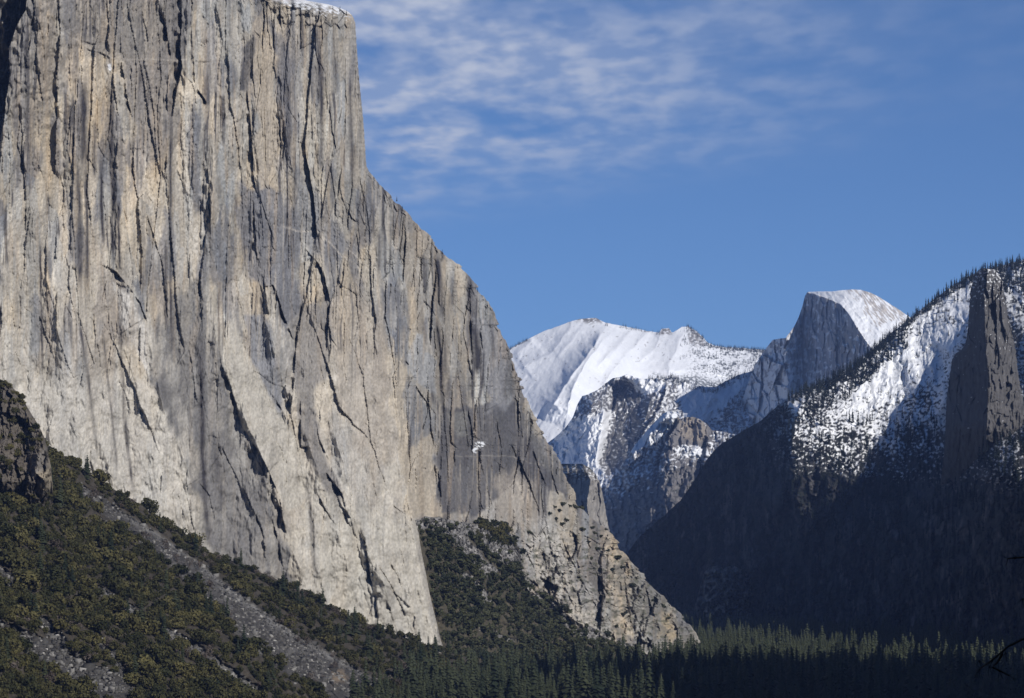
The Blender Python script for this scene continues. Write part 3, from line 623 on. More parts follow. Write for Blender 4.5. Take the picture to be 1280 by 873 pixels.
# ------------------------------------------------------------------ dark wooded mountain on the right
def build_right():
    top = [(770, 735), (785, 690), (800, 670), (830, 645), (852, 624), (870, 598), (885, 572), (900, 556), (930, 538), (950, 527), (968, 511), (985, 497), (1000, 489), (1030, 478), (1060, 461), (1090, 438), (1110, 420), (1125, 408), (1150, 388), (1170, 372), (1190, 358), (1210, 346), (1240, 335), (1260, 330), (1285, 324), (1330, 310), (1420, 290)]
    PX, PY, t = grid(770, 1420, 820, top, 830, 460, 1.2, 103)
    px = PX + fbm(PX / 14, PY / 14, 3, 105) * 4; py = PY + fbm(PX / 14, PY / 14, 3, 106) * 4
    ev = tps([(785, 690, 9300), (870, 598, 8900), (985, 497, 8300), (1125, 408, 8500), (1260, 338, 8600), (1420, 290, 8600),
              (820, 780, 9000), (900, 780, 8500), (1000, 780, 7900), (1150, 780, 6900), (1290, 780, 5700), (1420, 780, 5000),
              (1000, 585, 8000), (1100, 535, 8050), (1190, 470, 8050), (1100, 650, 7500), (1190, 560, 7300), (1250, 500, 7000), (1200, 650, 6500), (1240, 570, 6050), (1290, 570, 5800), (1420, 560, 5300), (1290, 450, 7300), (1420, 450, 6800), (930, 680, 8450), (870, 700, 8800)])
    Y = ev(PX, PY)
    inner = 1 - np.exp(-(PY - t[None]) / 20)
    lz = poly(PX, PY, [(985, 490), (1085, 430), (1215, 335), (1225, 380), (1200, 450), (1186, 500), (1100, 545), (1000, 600), (986, 570)], 14)
    Y += fbm(px / 60, py / 120, 4, 107) * 150 * inner * (1 - .6 * lz) + fbm(px / 16, py / 34, 4, 108) * 60 * (1 - .6 * lz) + facets(px, py, 11, 20, 109, 34, 26, 18) * (1 - .75 * lz) + fbm(px / 4, py / 3, 3, 110) * (14 - 9 * lz)
    crest(Y, px, py, [(1012, 480), (998, 510), (990, 550), (985, 600), (960, 660)], 240, 30, 60)
    n = fbm(px / 5, py / 3.2, 4, 111); big = fbm(px / 40, py / 30, 3, 112)
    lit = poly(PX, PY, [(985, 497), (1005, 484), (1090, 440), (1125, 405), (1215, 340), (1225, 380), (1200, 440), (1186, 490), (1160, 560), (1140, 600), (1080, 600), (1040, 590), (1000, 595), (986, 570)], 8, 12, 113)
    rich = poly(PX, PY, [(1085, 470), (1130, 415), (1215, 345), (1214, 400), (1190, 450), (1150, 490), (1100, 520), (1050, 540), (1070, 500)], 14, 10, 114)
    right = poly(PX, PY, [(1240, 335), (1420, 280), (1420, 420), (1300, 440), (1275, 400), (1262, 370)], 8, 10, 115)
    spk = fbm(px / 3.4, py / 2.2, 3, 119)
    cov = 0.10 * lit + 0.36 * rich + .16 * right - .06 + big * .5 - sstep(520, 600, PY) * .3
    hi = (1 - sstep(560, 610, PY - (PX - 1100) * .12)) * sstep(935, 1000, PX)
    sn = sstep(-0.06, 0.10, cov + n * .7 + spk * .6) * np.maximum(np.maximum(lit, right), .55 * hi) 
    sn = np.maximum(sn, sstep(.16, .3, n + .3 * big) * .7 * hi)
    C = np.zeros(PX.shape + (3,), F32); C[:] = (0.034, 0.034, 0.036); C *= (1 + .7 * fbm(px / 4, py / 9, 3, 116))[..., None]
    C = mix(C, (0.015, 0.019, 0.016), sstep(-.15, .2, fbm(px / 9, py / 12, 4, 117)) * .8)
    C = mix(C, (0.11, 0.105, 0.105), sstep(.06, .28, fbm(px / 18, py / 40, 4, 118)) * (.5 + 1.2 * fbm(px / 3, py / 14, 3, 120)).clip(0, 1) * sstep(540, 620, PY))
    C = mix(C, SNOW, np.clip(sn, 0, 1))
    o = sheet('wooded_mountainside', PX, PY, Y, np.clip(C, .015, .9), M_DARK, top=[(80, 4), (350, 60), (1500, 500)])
    tag(o, 'dark wooded mountainside in shade on the right with sunlit patchy snow high up', 'mountain', None, 'structure')
    return PX, PY, Y, t
RT = build_right()

def build_spire():
    rows = np.linspace(336, 760, 520).astype(F32); K = 150
    Lr = itp(rows, [(336, 1226), (338, 1222), (342, 1221), (350, 1217), (362, 1213), (410, 1210), (430, 1207), (437, 1202), (442, 1195), (450, 1190), (470, 1187), (500, 1183), (560, 1181), (600, 1176), (680, 1168), (760, 1165)]) + fbm(rows / 5, rows * 0, 3, 121) * 1.4
    Rr = itp(rows, [(336, 1236), (337, 1243), (342, 1248), (352, 1253), (380, 1257), (410, 1264), (440, 1270), (470, 1273), (500, 1279), (540, 1284), (600, 1292), (680, 1302), (760, 1310)]) + fbm(rows / 5, rows * 0, 3, 122) * 1.4
    u = np.linspace(0, 1, K).astype(F32)
    PY = np.repeat(rows[:, None], K, 1); PX = Lr[:, None] + (Rr - Lr)[:, None] * u[None]
    px = PX + fbm(PX / 10, PY / 30, 3, 123) * 3; py = PY
    edge = itp(PY, [(336, 1230), (380, 1231), (440, 1233), (480, 1236), (535, 1234), (600, 1236), (680, 1240), (760, 1240)])
    Y = 6250 + np.maximum(edge - px, 0) * 8.0 + np.maximum(px - edge, 0) * 2.2 - (PY - 400) * .5
    Y += sstep(0, 1, (1 - np.minimum((PX - Lr[:, None]), (Rr[:, None] - PX)) / 6)) * 20
    Y += sstep(530, 700, PY) * 900
    lf = np.where(px < edge, .55, 1.0); Y += facets(px, py, 11, 46, 124, 24, 18, 16) * lf + facets(px, py, 5, 12, 125, 9, 8, 8) * lf + fbm(px / 2, py / 7, 3, 126) * 4
    step(Y, px, py, [(1241, 350), (1244, 390), (1247, 420)], 16, 6, -1, .2); step(Y, px, py, [(1250, 370), (1253, 400), (1258, 430)], 16, 6, -1, .2)
    C = np.zeros(PX.shape + (3,), F32); C[:] = (0.100, 0.096, 0.094); C *= (1 + .5 * fbm(px / 3, py / 12, 3, 127))[..., None]
    C = mix(C, (0.10, 0.095, 0.09), sstep(0, .35, fbm(px / 8, py / 30, 3, 128)) * .6)
    sn = sstep(.12, .32, fbm(px / 3, py / 3, 3, 129) + .04 - sstep(340, 400, PY) * .32 - .12 * sstep(430, 500, PY))
    C = mix(C, SNOW, np.clip(sn, 0, 1) * .9)
    o = sheet('rock_spire', PX, PY, Y, np.clip(C, .02, .9), M_SPIRE, top=[(30, 1), (80, 20)], right=[(30, 1, 0), (150, 2, 0)], left=[(30, 1, 0), (150, 2, 0)])
    tag(o, 'tall dark rock spire with a black left face and a sunlit brown right face', 'rock', None, 'structure')
build_spire()

BLUFF_Y = float(RT[2][np.argmin(np.abs(RT[1][:, 173] - 740)), 173])
def build_outcrop():
    top = [(868, 760), (876, 730), (880, 716), (886, 710), (900, 706), (915, 707), (928, 712), (938, 722), (942, 736), (944, 765), (950, 790)]
    PX, PY, t = grid(868, 950, 130, top, 800, 110, 1.0, 133)
    px, py = PX, PY
    Y = BLUFF_Y - 520 * np.sqrt(np.clip(1 - (np.abs(PX - 909) / 36) ** 2.6 - (np.abs(PY - 748) / 44) ** 2.2 + fbm(PX / 9, PY / 9, 3, 138) * .9, 0, 1)) + 60
    Y += facets(px, py, 8, 18, 134, 30, 26, 16) + fbm(px / 3, py / 6, 3, 135) * 8
    C = np.zeros(PX.shape + (3,), F32); C[:] = (0.22, 0.195, 0.17); C *= (1 + .6 * fbm(px / 4, py / 7, 3, 136))[..., None]
    C = mix(C, (0.05, 0.05, 0.04), sstep(0, .3, fbm(px / 5, py / 5, 3, 137)) * .7)
    o = sheet('rock_bluff', PX, PY, Y, np.clip(C, .02, .8), M_SPIRE, top=[(30, 2), (120, 30)], right=[(60, 8, 0)], left=[(60, 8, 0)])
    tag(o, 'small brown rock bluff standing out of the dark slope above the valley trees', 'rock', None, 'structure')
build_outcrop()

# ------------------------------------------------------------------ talus slope in front of the cliff, left
SLOPE_TOP = [(-60, 505), (0, 530), (60, 556), (78, 568), (100, 583), (130, 605), (165, 624), (200, 648), (240, 673), (262, 690), (300, 705), (345, 724), (380, 741), (420, 762), (460, 780), (500, 795), (530, 805), (552, 813), (590, 824), (660, 838), (760, 850)]
SCREE = [([(100, 612), (150, 648), (200, 682), (250, 722), (300, 768), (350, 808), (430, 862)], [9, 11, 12, 17, 23, 28, 32]), ([(108, 728), (135, 745), (160, 760)], [4, 5, 4]), ([(150, 752), (185, 776), (230, 803), (275, 835), (320, 866)], [5, 6, 8, 9, 9]),
         ([(-20, 775), (30, 800), (80, 830), (150, 866)], [8, 14, 20, 22]), ([(-10, 712), (15, 725), (28, 738)], [8, 9, 6]), ([(55, 778), (72, 800), (85, 820)], [8, 11, 8]), ([(120, 795), (140, 820), (160, 850)], [6, 8, 8]), ([(84, 698), (90, 706)], [6, 6]), ([(120, 648), (128, 655)], [6, 5]), ([(400, 820), (470, 862)], [10, 12])]
def scree_mask(px, py):
    m = np.zeros(px.shape, F32)
    for pts, ws in SCREE:
        idx, d, s, t = pdist(px, py, pts, max(ws) + 12)
        seg = np.concatenate([[0], np.cumsum(np.hypot(*np.diff(np.array(pts, float), axis=0).T))]); seg /= seg[-1]
        w = np.interp(t, seg, ws) * .86
        m[idx] = np.maximum(m[idx], sstep(1.25, 0.75, d / w) if False else 1 - sstep(0.75, 1.25, d / w))
    return m
def build_slope():
    PX, PY, t = grid(-60, 760, 640, SLOPE_TOP, [(-60, 960), (400, 940), (760, 900)], 380, 1.0, 143)
    ev = tps([(-60, 505, 3600), (0, 530, 3620), (100, 583, 3690), (200, 648, 3790), (300, 705, 3880), (420, 762, 3990), (552, 813, 4120), (660, 838, 4400), (760, 850, 4700),
              (-60, 960, 2500), (150, 950, 2750), (300, 945, 2950), (450, 930, 3200), (600, 910, 3700), (760, 900, 4300), (0, 700, 3080), (150, 760, 3150), (300, 800, 3300)])
    Y = ev(PX, PY)
    px = PX + fbm(PX / 12, PY / 12, 3, 145) * 4; py = PY + fbm(PX / 12, PY / 12, 3, 146) * 4
    sc = scree_mask(px, py)
    Y += fbm(px / 50, py / 50, 3, 147) * 40 + fbm((px - py) / 14, (px + py) / 40, 3, 148) * 9
    Y += sc * 10
    f1, f2, h1, h2, dx, dy = worley(px / 3.2, py / 2.6, 149)
    Y += (f1 * 6 + h1 * 4) * (0.35 + .65 * sc) 
    f1b, f2b, h1b, _, _, _ = worley(px / 7, py / 5, 150)
    Y += (f1b * 5) * sc
    C = np.zeros(PX.shape + (3,), F32); C[:] = (0.06, 0.052, 0.04)
    C *= (1 + .5 * fbm(px / 5, py / 5, 3, 151))[..., None]
    st = np.zeros_like(C); st[:] = (0.068, 0.064, 0.060)
    pale = np.clip(sstep(0.15, .5, fbm(px / 30, py / 26, 3, 153)), 0, 1)
    band = np.zeros(PX.shape, F32); stroke(band, px, py, [(150, 640), (200, 668), (250, 705), (300, 748), (345, 782), (400, 812), (470, 850)], 5, .9); stroke(band, px, py, [(110, 728), (160, 760), (230, 803), (320, 866)], 5, 1.0)
    st = mix(st, (0.175, 0.17, 0.162), np.clip(band + pale * .4, 0, 1)); st *= (0.62 + 0.76 * h1)[..., None]
    st = mix(st, (0.22, 0.17, 0.12), poly(PX, PY, [(415, 838), (430, 836), (436, 850), (415, 856)], 4, 4) * .8)
    C = C * (1 - sc[..., None]) + st * sc[..., None]
    o = sheet('talus_slope', PX, PY, Y, np.clip(C, .02, .8), M_TALUS, top=[(60, 20), (200, 100)], left=[(-30, -200, 0), (-60, -900, 0)])
    tag(o, 'steep slope of dark scree strips and oak woods below the pale cliff, lower left', 'slope', None, 'structure')
    return PX, PY, Y, t
SL = build_slope()

# dark crag with trees at the left edge
def build_crag():
    top = [(-60, 440), (0, 474), (8, 478), (18, 487), (28, 497), (36, 512), (44, 525), (50, 536), (56, 548), (60, 565), (64, 585), (66, 610)]
    PX, PY, t = grid(-60, 66, 190, top, [(-60, 700), (20, 700), (66, 700)], 260, 1.2, 163)
    px = PX + fbm(PX / 8, PY / 8, 3, 164) * 3; py = PY
    Y = 3360 + np.maximum(PX - 48, 0) ** 2 * .2 + np.maximum(30 - PX, 0) * -1.3 - (PY - 540) * .9 + (1 - sstep(0, 10, PY - t[None])) * 20 + np.maximum(PY - 602, 0) * 2.5
    Y += facets(px, py, 11, 26, 165, 26, 20, 12) + facets(px, py, 4, 9, 166, 9, 8, 6) + fbm(px / 3, py / 4, 3, 167) * 4
    C = np.zeros(PX.shape + (3,), F32); C[:] = (0.12, 0.105, 0.088); C *= (1 + .5 * fbm(px / 3, py / 5, 3, 168))[..., None]
    C = mix(C, (0.33, 0.285, 0.215), poly(PX, PY, [(44, 590), (56, 585), (63, 570), (66, 610), (55, 616), (46, 606)], 3, 4, 169))
    C = mix(C, (0.20, 0.185, 0.165), poly(PX, PY, [(40, 575), (58, 560), (60, 585), (44, 592)], 4, 4, 170) * .8)
    o = sheet('rock_crag', PX, PY, Y, np.clip(C, .02, .8), M_SPIRE, top=[(25, 3), (100, 40)], right=[(40, 6, 0), (200, 60, 0)], left=[(10, -80, 5), (60, -400, 60)])
    tag(o, 'dark brown crag dotted with oaks at the left edge, in front of the pale cliff', 'rock', None, 'structure')
    return PX, PY, Y, t
CR = build_crag()

# wooded talus between the cliff prow and the east buttress
def build_east():
    PX = np.linspace(500, 900, 400).astype(F32)
    xs = PX
    t = itp(xs, EAST_LINE) + fbm(xs / 7, xs * 0, 3, 180) * 1.5
    m = 230; v = np.linspace(0, 1, m).astype(F32)
    PX = np.repeat(xs[None], m, 0); PY = t[None] + (880 - t)[None] * v[:, None]
    Yc = CL[2]; rows = CL[1][:, 0]
    def cliffY(x, y):
        r = np.clip(np.searchsorted(rows, y), 0, len(rows) - 1)
        out = np.zeros(len(x))
        for k in range(len(x)):
            row = CL[0][r[k]]; out[k] = Yc[r[k], np.clip(np.searchsorted(row, x[k]), 0, len(row) - 1)]
        return out
    ytop = cliffY(xs, t) ; kk = np.ones(41) / 41; ytop = np.convolve(np.pad(ytop, 20, 'edge'), kk, 'valid')
    ytop = np.minimum(ytop + 5, 4200 + 5 * np.maximum(xs - 520, 0)) - 30
    ybot = itp(xs, [(500, 4130), (560, 4230), (640, 4500), (760, 4950), (900, 5500)])
    w = (PY - t[None]) / (860 - t)[None]
    Y = ytop[None] * (1 - np.clip(w, 0, 1.2)) + ybot[None] * np.clip(w, 0, 1.2)
    px = PX + fbm(PX / 12, PY / 12, 3, 181) * 4; py = PY + fbm(PX / 12, PY / 12, 3, 182) * 4
    sc = np.zeros(PX.shape, F32)
    for pts, wd in [([(520, 652), (560, 656), (600, 665), (650, 668)], 9), ([(560, 660), (580, 680), (600, 705), (612, 716)], 9), ([(610, 680), (630, 690), (650, 700)], 12), ([(690, 758), (720, 785), (745, 800)], 8), ([(722, 775), (750, 790), (780, 805), (810, 818)], 9), ([(580, 720), (600, 735), (612, 755)], 5), ([(600, 785), (620, 793), (640, 800)], 3), ([(560, 765), (590, 780)], 2), ([(668, 745), (690, 765)], 5)]:
        idx, d, s, tt = pdist(px, py, pts, wd * 2); sc[idx] = np.maximum(sc[idx], 1 - sstep(.7, 1.2, d / wd))
    Y += 160 * (1 - sstep(-5, 1, PX - itp(PY, [(600, 508), (660, 520), (740, 535), (800, 549), (845, 566)])))
    f1, f2, h1, h2, dx, dy = worley(px / 2.6, py / 2.2, 183)
    Y += fbm(px / 40, py / 40, 3, 184) * 50 + (f1 * 9 + h1 * 9) * (.3 + .7 * sc)
    C = np.zeros(PX.shape + (3,), F32); C[:] = (0.085, 0.075, 0.052); C *= (1 + .5 * fbm(px / 5, py / 5, 3, 185))[..., None]
    st = np.zeros_like(C); st[:] = (0.26, 0.25, 0.24); st *= (0.6 + .8 * h1)[..., None]
    C = C * (1 - sc[..., None]) + st * sc[..., None]
    o = sheet('wooded_talus', PX, PY, Y, np.clip(C, .02, .8), M_TALUS, top=[(40, 20), (150, 80)])
    tag(o, 'shrub covered talus between the cliff prow and the fractured right buttress', 'slope', None, 'structure')
    return PX, PY, Y, t, sc
EA = build_east()

# ------------------------------------------------------------------ valley floor, ground sheet to the horizon
def floor_z(X, Y):
    z = -106 + np.clip(Y - 4500, 0, 5200) * 0.0108
    z = z + fbm(np.asarray(X, F32) / 500, np.asarray(Y, F32) / 500, 3, 190) * 5
    near = np.clip(1 - np.hypot(X * 0.5, np.maximum(Y - 6, 0) * 1.0 + np.maximum(-Y, 0) * .1) / 420, 0, 1)
    hill = near ** 2.2 * 98
    back = sstep(0, 750, -(Y - 0.35 * X) - 45) * 900 * sstep(-1400, 200, X + 300)  # the slope behind the viewpoint
    return np.where(near > 0, z + hill, z) + back
def build_ground():
    xs = np.concatenate([np.linspace(-16000, -3000, 30), np.linspace(-2800, 2800, 161), np.linspace(3000, 16000, 30)])
    ys = np.concatenate([np.linspace(-3000, -300, 28), np.linspace(-280, 900, 90), np.linspace(930, 10000, 220), np.linspace(10200, 21500, 30)])
    X, Yy = np.meshgrid(xs, ys)
    Z = floor_z(X, Yy)
    V = np.stack([X, Yy, Z], -1).reshape(-1, 3)
    R, K = X.shape; i = np.arange(R * K).reshape(R, K)
    q = np.stack([i[:-1, :-1], i[:-1, 1:], i[1:, 1:], i[1:, :-1]], -1).reshape(-1, 4)
    C = np.zeros((R, K, 3), F32); C[:] = (0.045, 0.042, 0.026); C *= (1 + .5 * fbm(X / 60, Yy / 60, 3, 191))[..., None]
    o = link('ground', raw_mesh('ground', V, q, M_FLOOR, C.reshape(-1, 3), True))
    tag(o, 'flat valley floor of dark earth under the pine forest', 'ground', None, 'structure')
build_ground()

# wooded ridge closing the valley on the right, outside the picture, whose shade falls on the near pines
def build_ridge():
    n, m = 120, 60
    a = np.linspace(0, 1, n)[:, None]; b = np.linspace(-1, 1, m)[None]
    cxr = 1150 + 200 * a + 0 * b; cy = 1450 + 2600 * a + 0 * b
    h = 1060 * np.sin(np.pi * np.clip(a * 1.0, 0, 1)) ** .6 * np.clip(1 - np.abs(b), 0, 1) ** 1.1
    X = cxr + b * 480; Y = cy + 0 * b
    Z = -135 + h + fbm((X / 120), (Y / 120), 4, 195) * 60 * (h > 1)
    V = np.stack([X, Y, Z], -1).reshape(-1, 3); i = np.arange(n * m).reshape(n, m)
    q = np.stack([i[:-1, :-1], i[:-1, 1:], i[1:, 1:], i[1:, :-1]], -1).reshape(-1, 4)
    C = np.zeros((n, m, 3), F32); C[:] = (0.05, 0.05, 0.038)
    return X, Y, Z, V, q, C
if True:
    X, Yr, Z, V, q, C = build_ridge()
    tag(link('hill', raw_mesh('hill', V, q, M_DARK, C.reshape(-1, 3), True)), 'wooded hill along the right side of the valley', 'hill', None, 'structure')
print('near', round(time.time() - T0, 1))

# ------------------------------------------------------------------ trees
def conifer_arrays(seed, whorls=11, per=6, slim=0.17, ragged=.35):
    """crown of a unit-high conifer: drooping boughs in whorls"""
    r = np.random.default_rng(seed); V = []; Fc = []
    for w in range(whorls):
        h = 0.14 + 0.84 * (w / (whorls - 1)) ** 0.95
        rad = slim * (1 - (h - .14) / .9) ** 0.8 * (1 + r.uniform(-ragged, ragged)) + 0.012
        for k in range(per):
            a = 2 * math.pi * (k + r.uniform(0, .9)) / per; L = rad * r.uniform(.65, 1.15)
            ca, sa = math.cos(a), math.sin(a); hw = L * 0.42 + .008; dr = L * r.uniform(.25, .7)
            b = len(V)
            V += [(0, 0, h + .05), (ca * L * .55 - sa * hw, sa * L * .55 + ca * hw, h - dr * .4), (ca * L, sa * L, h - dr), (ca * L * .55 + sa * hw, sa * L * .55 - ca * hw, h - dr * .4)]
            Fc.append((b, b + 1, b + 2, b + 3))
    b = len(V); V += [(-.008, 0, .93), (.008, 0, .93), (0, .008, .93), (0, 0, 1.03)]; Fc += [(b, b + 1, b + 3, b + 3), (b + 1, b + 2, b + 3, b + 3)]
    return np.array(V, F32), np.array([f if f[2] != f[3] else (f[0], f[1], f[2], f[2] - 0) for f in Fc if f[2] != f[3]], np.int32)

def leafy_arrays(seed, n=420, lobes=6, flat=0.75, size=.085):
    """crown of a unit-wide broad tree: leaf sprays through several uneven lobes"""
    r = np.random.default_rng(seed); V = []; Fc = []
    L = [(r.uniform(-.26, .26), r.uniform(-.26, .26), r.uniform(.30, .80) * flat, r.uniform(.17, .30)) for _ in range(lobes)]
    for _ in range(n):
        c = L[r.integers(lobes)]
        d = r.normal(size=3); d /= np.linalg.norm(d); rr = c[3] * r.uniform(.55, 1.08)
        p = np.array(c[:3]) + d * rr * np.array([1, 1, .8])
        if p[2] < .08: p[2] = .08 + r.uniform(0, .1)
        nrm = d * .9 + r.normal(size=3) * .55; nrm /= np.linalg.norm(nrm)
        u = np.cross(nrm, r.normal(size=3)); u /= np.linalg.norm(u); w = np.cross(nrm, u); s = size * r.uniform(.55, 1.2)
        b = len(V); V += [p - u * s, p + w * s * .8 - nrm * s * .2, p + u * s, p - w * s * .8 - nrm * s * .2]; Fc.append((b, b + 1, b + 2, b + 3))
    return np.array(V, F32), np.array(Fc, np.int32)

def trunk_arrays(r0, r1, h, lean=0, seed=0, limbs=0):
    r = np.random.default_rng(seed); V = []; Fc = []
    def tube(p0, p1, a, b):
        p0 = np.array(p0); p1 = np.array(p1); d = p1 - p0; d /= np.linalg.norm(d); u = np.cross(d, (.3, .9, .1)); u /= np.linalg.norm(u); w = np.cross(d, u); k = len(V)
        for (p, q) in ((p0, a), (p1, b)):
            for j in range(6):
                t = j * math.pi / 3; V.append(p + (u * math.cos(t) + w * math.sin(t)) * q)
        for j in range(6): Fc.append((k + j, k + (j + 1) % 6, k + 6 + (j + 1) % 6, k + 6 + j))
    tube((0, 0, -.06), (lean * .5, 0, h * .5), r0, (r0 + r1) / 2); tube((lean * .5, 0, h * .5), (lean, 0, h), (r0 + r1) / 2, r1)
    for k in range(limbs):
        a = r.uniform(0, 6.28); tube((lean * .5, 0, h * .45), (lean * .5 + math.cos(a) * .2, math.sin(a) * .2, h * r.uniform(.9, 1.3)), r1 * 1.1, r1 * .4)
    return np.array(V, F32), np.array(Fc, np.int32)

def variants(name, fn, mat, n):
    return [raw_mesh(name, *fn(i), mat) for i in range(n)]

PINE_A = [conifer_arrays(200 + i, 13, 7, .15 + .02 * (i % 3), .35) for i in range(5)]
FIR_A = [conifer_arrays(220 + i, 10, 5, .12 + .02 * (i % 3), .4) for i in range(5)]
OAK_A = [leafy_arrays(240 + i, 640, 7 + i % 3, .75, .066) for i in range(6)]
SHRUB_A = [leafy_arrays(260 + i, 260, 5, .7, .1) for i in range(6)]
FAR_A = [conifer_arrays(280 + i, 7, 4, .16, .4) for i in range(4)]
PINE_M = [raw_mesh('pine_crown', *a, M_PINE) for a in PINE_A]; FIR_M = [raw_mesh('fir_crown', *a, M_FIR) for a in FIR_A]
OAK_M = [raw_mesh('oak_crown', *a, M_OAK) for a in OAK_A]; SHRUB_M = [raw_mesh('shrub_crown', *a, M_SHRUB) for a in SHRUB_A]
BARE_M = [raw_mesh('bare_crown', *leafy_arrays(300 + i, 170, 5, .9, .05), M_TWIG) for i in range(3)]
CTRUNK = raw_mesh('conifer_trunk', *trunk_arrays(.014, .004, .9), M_BARK); OTRUNK = raw_mesh('oak_trunk', *trunk_arrays(.03, .016, .42, .05, 1, 4), M_BARK)

def plant(name, pos, size, crowns, trunk, label, cat, group, wide=None):
    """one thing per tree: an Empty at its foot, its trunk and its crown"""
    for k, (p, s) in enumerate(zip(pos, size)):
        e = bpy.data.objects.new(name, None); COL.objects.link(e)
        e.location = p; e.scale = (s * (wide[k] if wide is not None else 1),) * 2 + (s,); e.rotation_euler = (0, 0, random.uniform(0, 6.28)); e.empty_display_size = .1
        tag(e, label, cat, group)
        for nm, me in (('trunk', trunk), ('crown', crowns[k % len(crowns)])):
            o = bpy.data.objects.new(nm, me); COL.objects.link(o); o.parent = e

def mass(name, pos, size, arrays, mat, label, cat, wide=None):
    """the uncountable rest of a wood as one object"""
    Vs, Fs, base = [], [], 0
    rot = rng.uniform(0, 6.28, len(pos)); ch = rng.integers(0, len(arrays), len(pos))
    for a, (AV, AF) in enumerate(arrays):
        sel = np.nonzero(ch == a)[0]
        if not len(sel): continue
        c, s = np.cos(rot[sel]), np.sin(rot[sel]); sz = size[sel]; wd = sz * (wide[sel] if wide is not None else 1)
        X = (AV[None, :, 0] * c[:, None] - AV[None, :, 1] * s[:, None]) * wd[:, None] + pos[sel, 0:1]
        Y = (AV[None, :, 0] * s[:, None] + AV[None, :, 1] * c[:, None]) * wd[:, None] + pos[sel, 1:2]
        Z = AV[None, :, 2] * sz[:, None] + pos[sel, 2:3]
        V = np.stack([X, Y, Z], -1).reshape(-1, 3); n = len(AV)
        Fc = (AF[None] + (np.arange(len(sel)) * n)[:, None, None]).reshape(-1, 4) + base
        Vs.append(V); Fs.append(Fc); base += len(V)
    o = link(name, raw_mesh(name, np.concatenate(Vs), np.concatenate(Fs), mat))
    return tag(o, label, cat, None, 'stuff')

def on_sheet(S, xs, ys, sink=1.0):
    Yv, ok = Sampler(S[0], S[1], S[2])(xs, ys)
    P = W(xs[ok], ys[ok], Yv[ok]); P[:, 2] -= sink
    return P, ok

# oaks on the left talus
def oaks():
    n = 9000
    xs = rng.uniform(-40, 755, n).astype(F32); tp = itp(xs, SLOPE_TOP); ys = (tp + (885 - tp) * rng.uniform(0, 1, n) ** .9).astype(F32)
    keep = rng.uniform(0, 1, n) > scree_mask(xs[None] + fbm(xs[None] / 9, ys[None] / 9, 2, 300) * 3, ys[None])[0] * 1.1 + 0.02
    keep &= (fbm(xs / 28, ys / 28, 3, 301) > -0.5)
    keep &= (ys > tp + 2)
    xs, ys = xs[keep], ys[keep]
    # thin out by spacing
    order = rng.permutation(len(xs)); taken = []; cell = {}
    for k in order:
        g = 5.8 * (0.75 + .5 * (ys[k] - 500) / 350); key = (int(xs[k] // 9), int(ys[k] // 9)); bad = False
        for a in (-1, 0, 1):
            for b in (-1, 0, 1):
                for j in cell.get((key[0] + a, key[1] + b), ()):
                    if (xs[j] - xs[k]) ** 2 + ((ys[j] - ys[k]) * 1.25) ** 2 < g * g: bad = True
        if not bad: cell.setdefault(key, []).append(k); taken.append(k)
    xs, ys = xs[taken], ys[taken]
    P, ok = on_sheet(SL, xs, ys, 1.2); xs, ys = xs[ok], ys[ok]
    sz = np.clip(rng.lognormal(2.62, .3, len(P)), 6, 26) * (1 - .12 * (xs / 600)); 
    return P, sz, xs, ys
P, sz, xs, ys = oaks()
app = sz / P[:, 1]; vis = (xs > 2) & (xs < 560) & (ys < 866) & (ys > 560)
o_ = np.argsort(-(app + 1e3 * vis)); big = o_[:290]; rest = o_[290:]
# spread the individually built ones over the nearest part of the slope
print('oaks', len(P))
plant('oak_tree', P[big], sz[big], OAK_M, OTRUNK, 'rounded dark green oak on the scree slope at the lower left', 'tree', 'oaks on the left scree slope', rng.uniform(.85, 1.2, len(big)))
mass('oak_woods', P[rest], sz[rest], OAK_A, M_OAK, 'dense oak woods filling the slope under the cliff, lower left', 'woods', rng.uniform(.85, 1.2, len(rest)))
# conifers and leafless trees among the oaks
n = 900; xs = rng.uniform(5, 560, n).astype(F32); tp = itp(xs, SLOPE_TOP); ys = (tp + 4 + (862 - tp) * rng.uniform(0, 1, n)).astype(F32)
kp = (scree_mask(xs[None], ys[None])[0] < .3) & (fbm(xs / 30, ys / 30, 2, 303) > .12); xs, ys = xs[kp][:90], ys[kp][:90]
P, ok = on_sheet(SL, xs, ys, 1.0)
plant('slope_pine', P, rng.uniform(15, 30, len(P)), PINE_M, CTRUNK, 'pointed pine rising among the round oaks of the left slope', 'tree', 'pines among the oaks', rng.uniform(1.1, 1.5, len(P)))
n = 500; xs = rng.uniform(5, 540, n).astype(F32); tp = itp(xs, SLOPE_TOP); ys = (tp + 4 + (862 - tp) * rng.uniform(0, 1, n)).astype(F32)
kp = (fbm(xs / 40, ys / 40, 2, 304) > .05); xs, ys = xs[kp][:110], ys[kp][:110]
P, ok = on_sheet(SL, xs, ys, 1.0)
plant('bare_tree', P, rng.uniform(10, 17, len(P)), BARE_M, OTRUNK, 'leafless grey brown tree among the dark oaks of the left slope', 'tree', 'bare trees on the left slope', rng.uniform(.8, 1.1, len(P)))
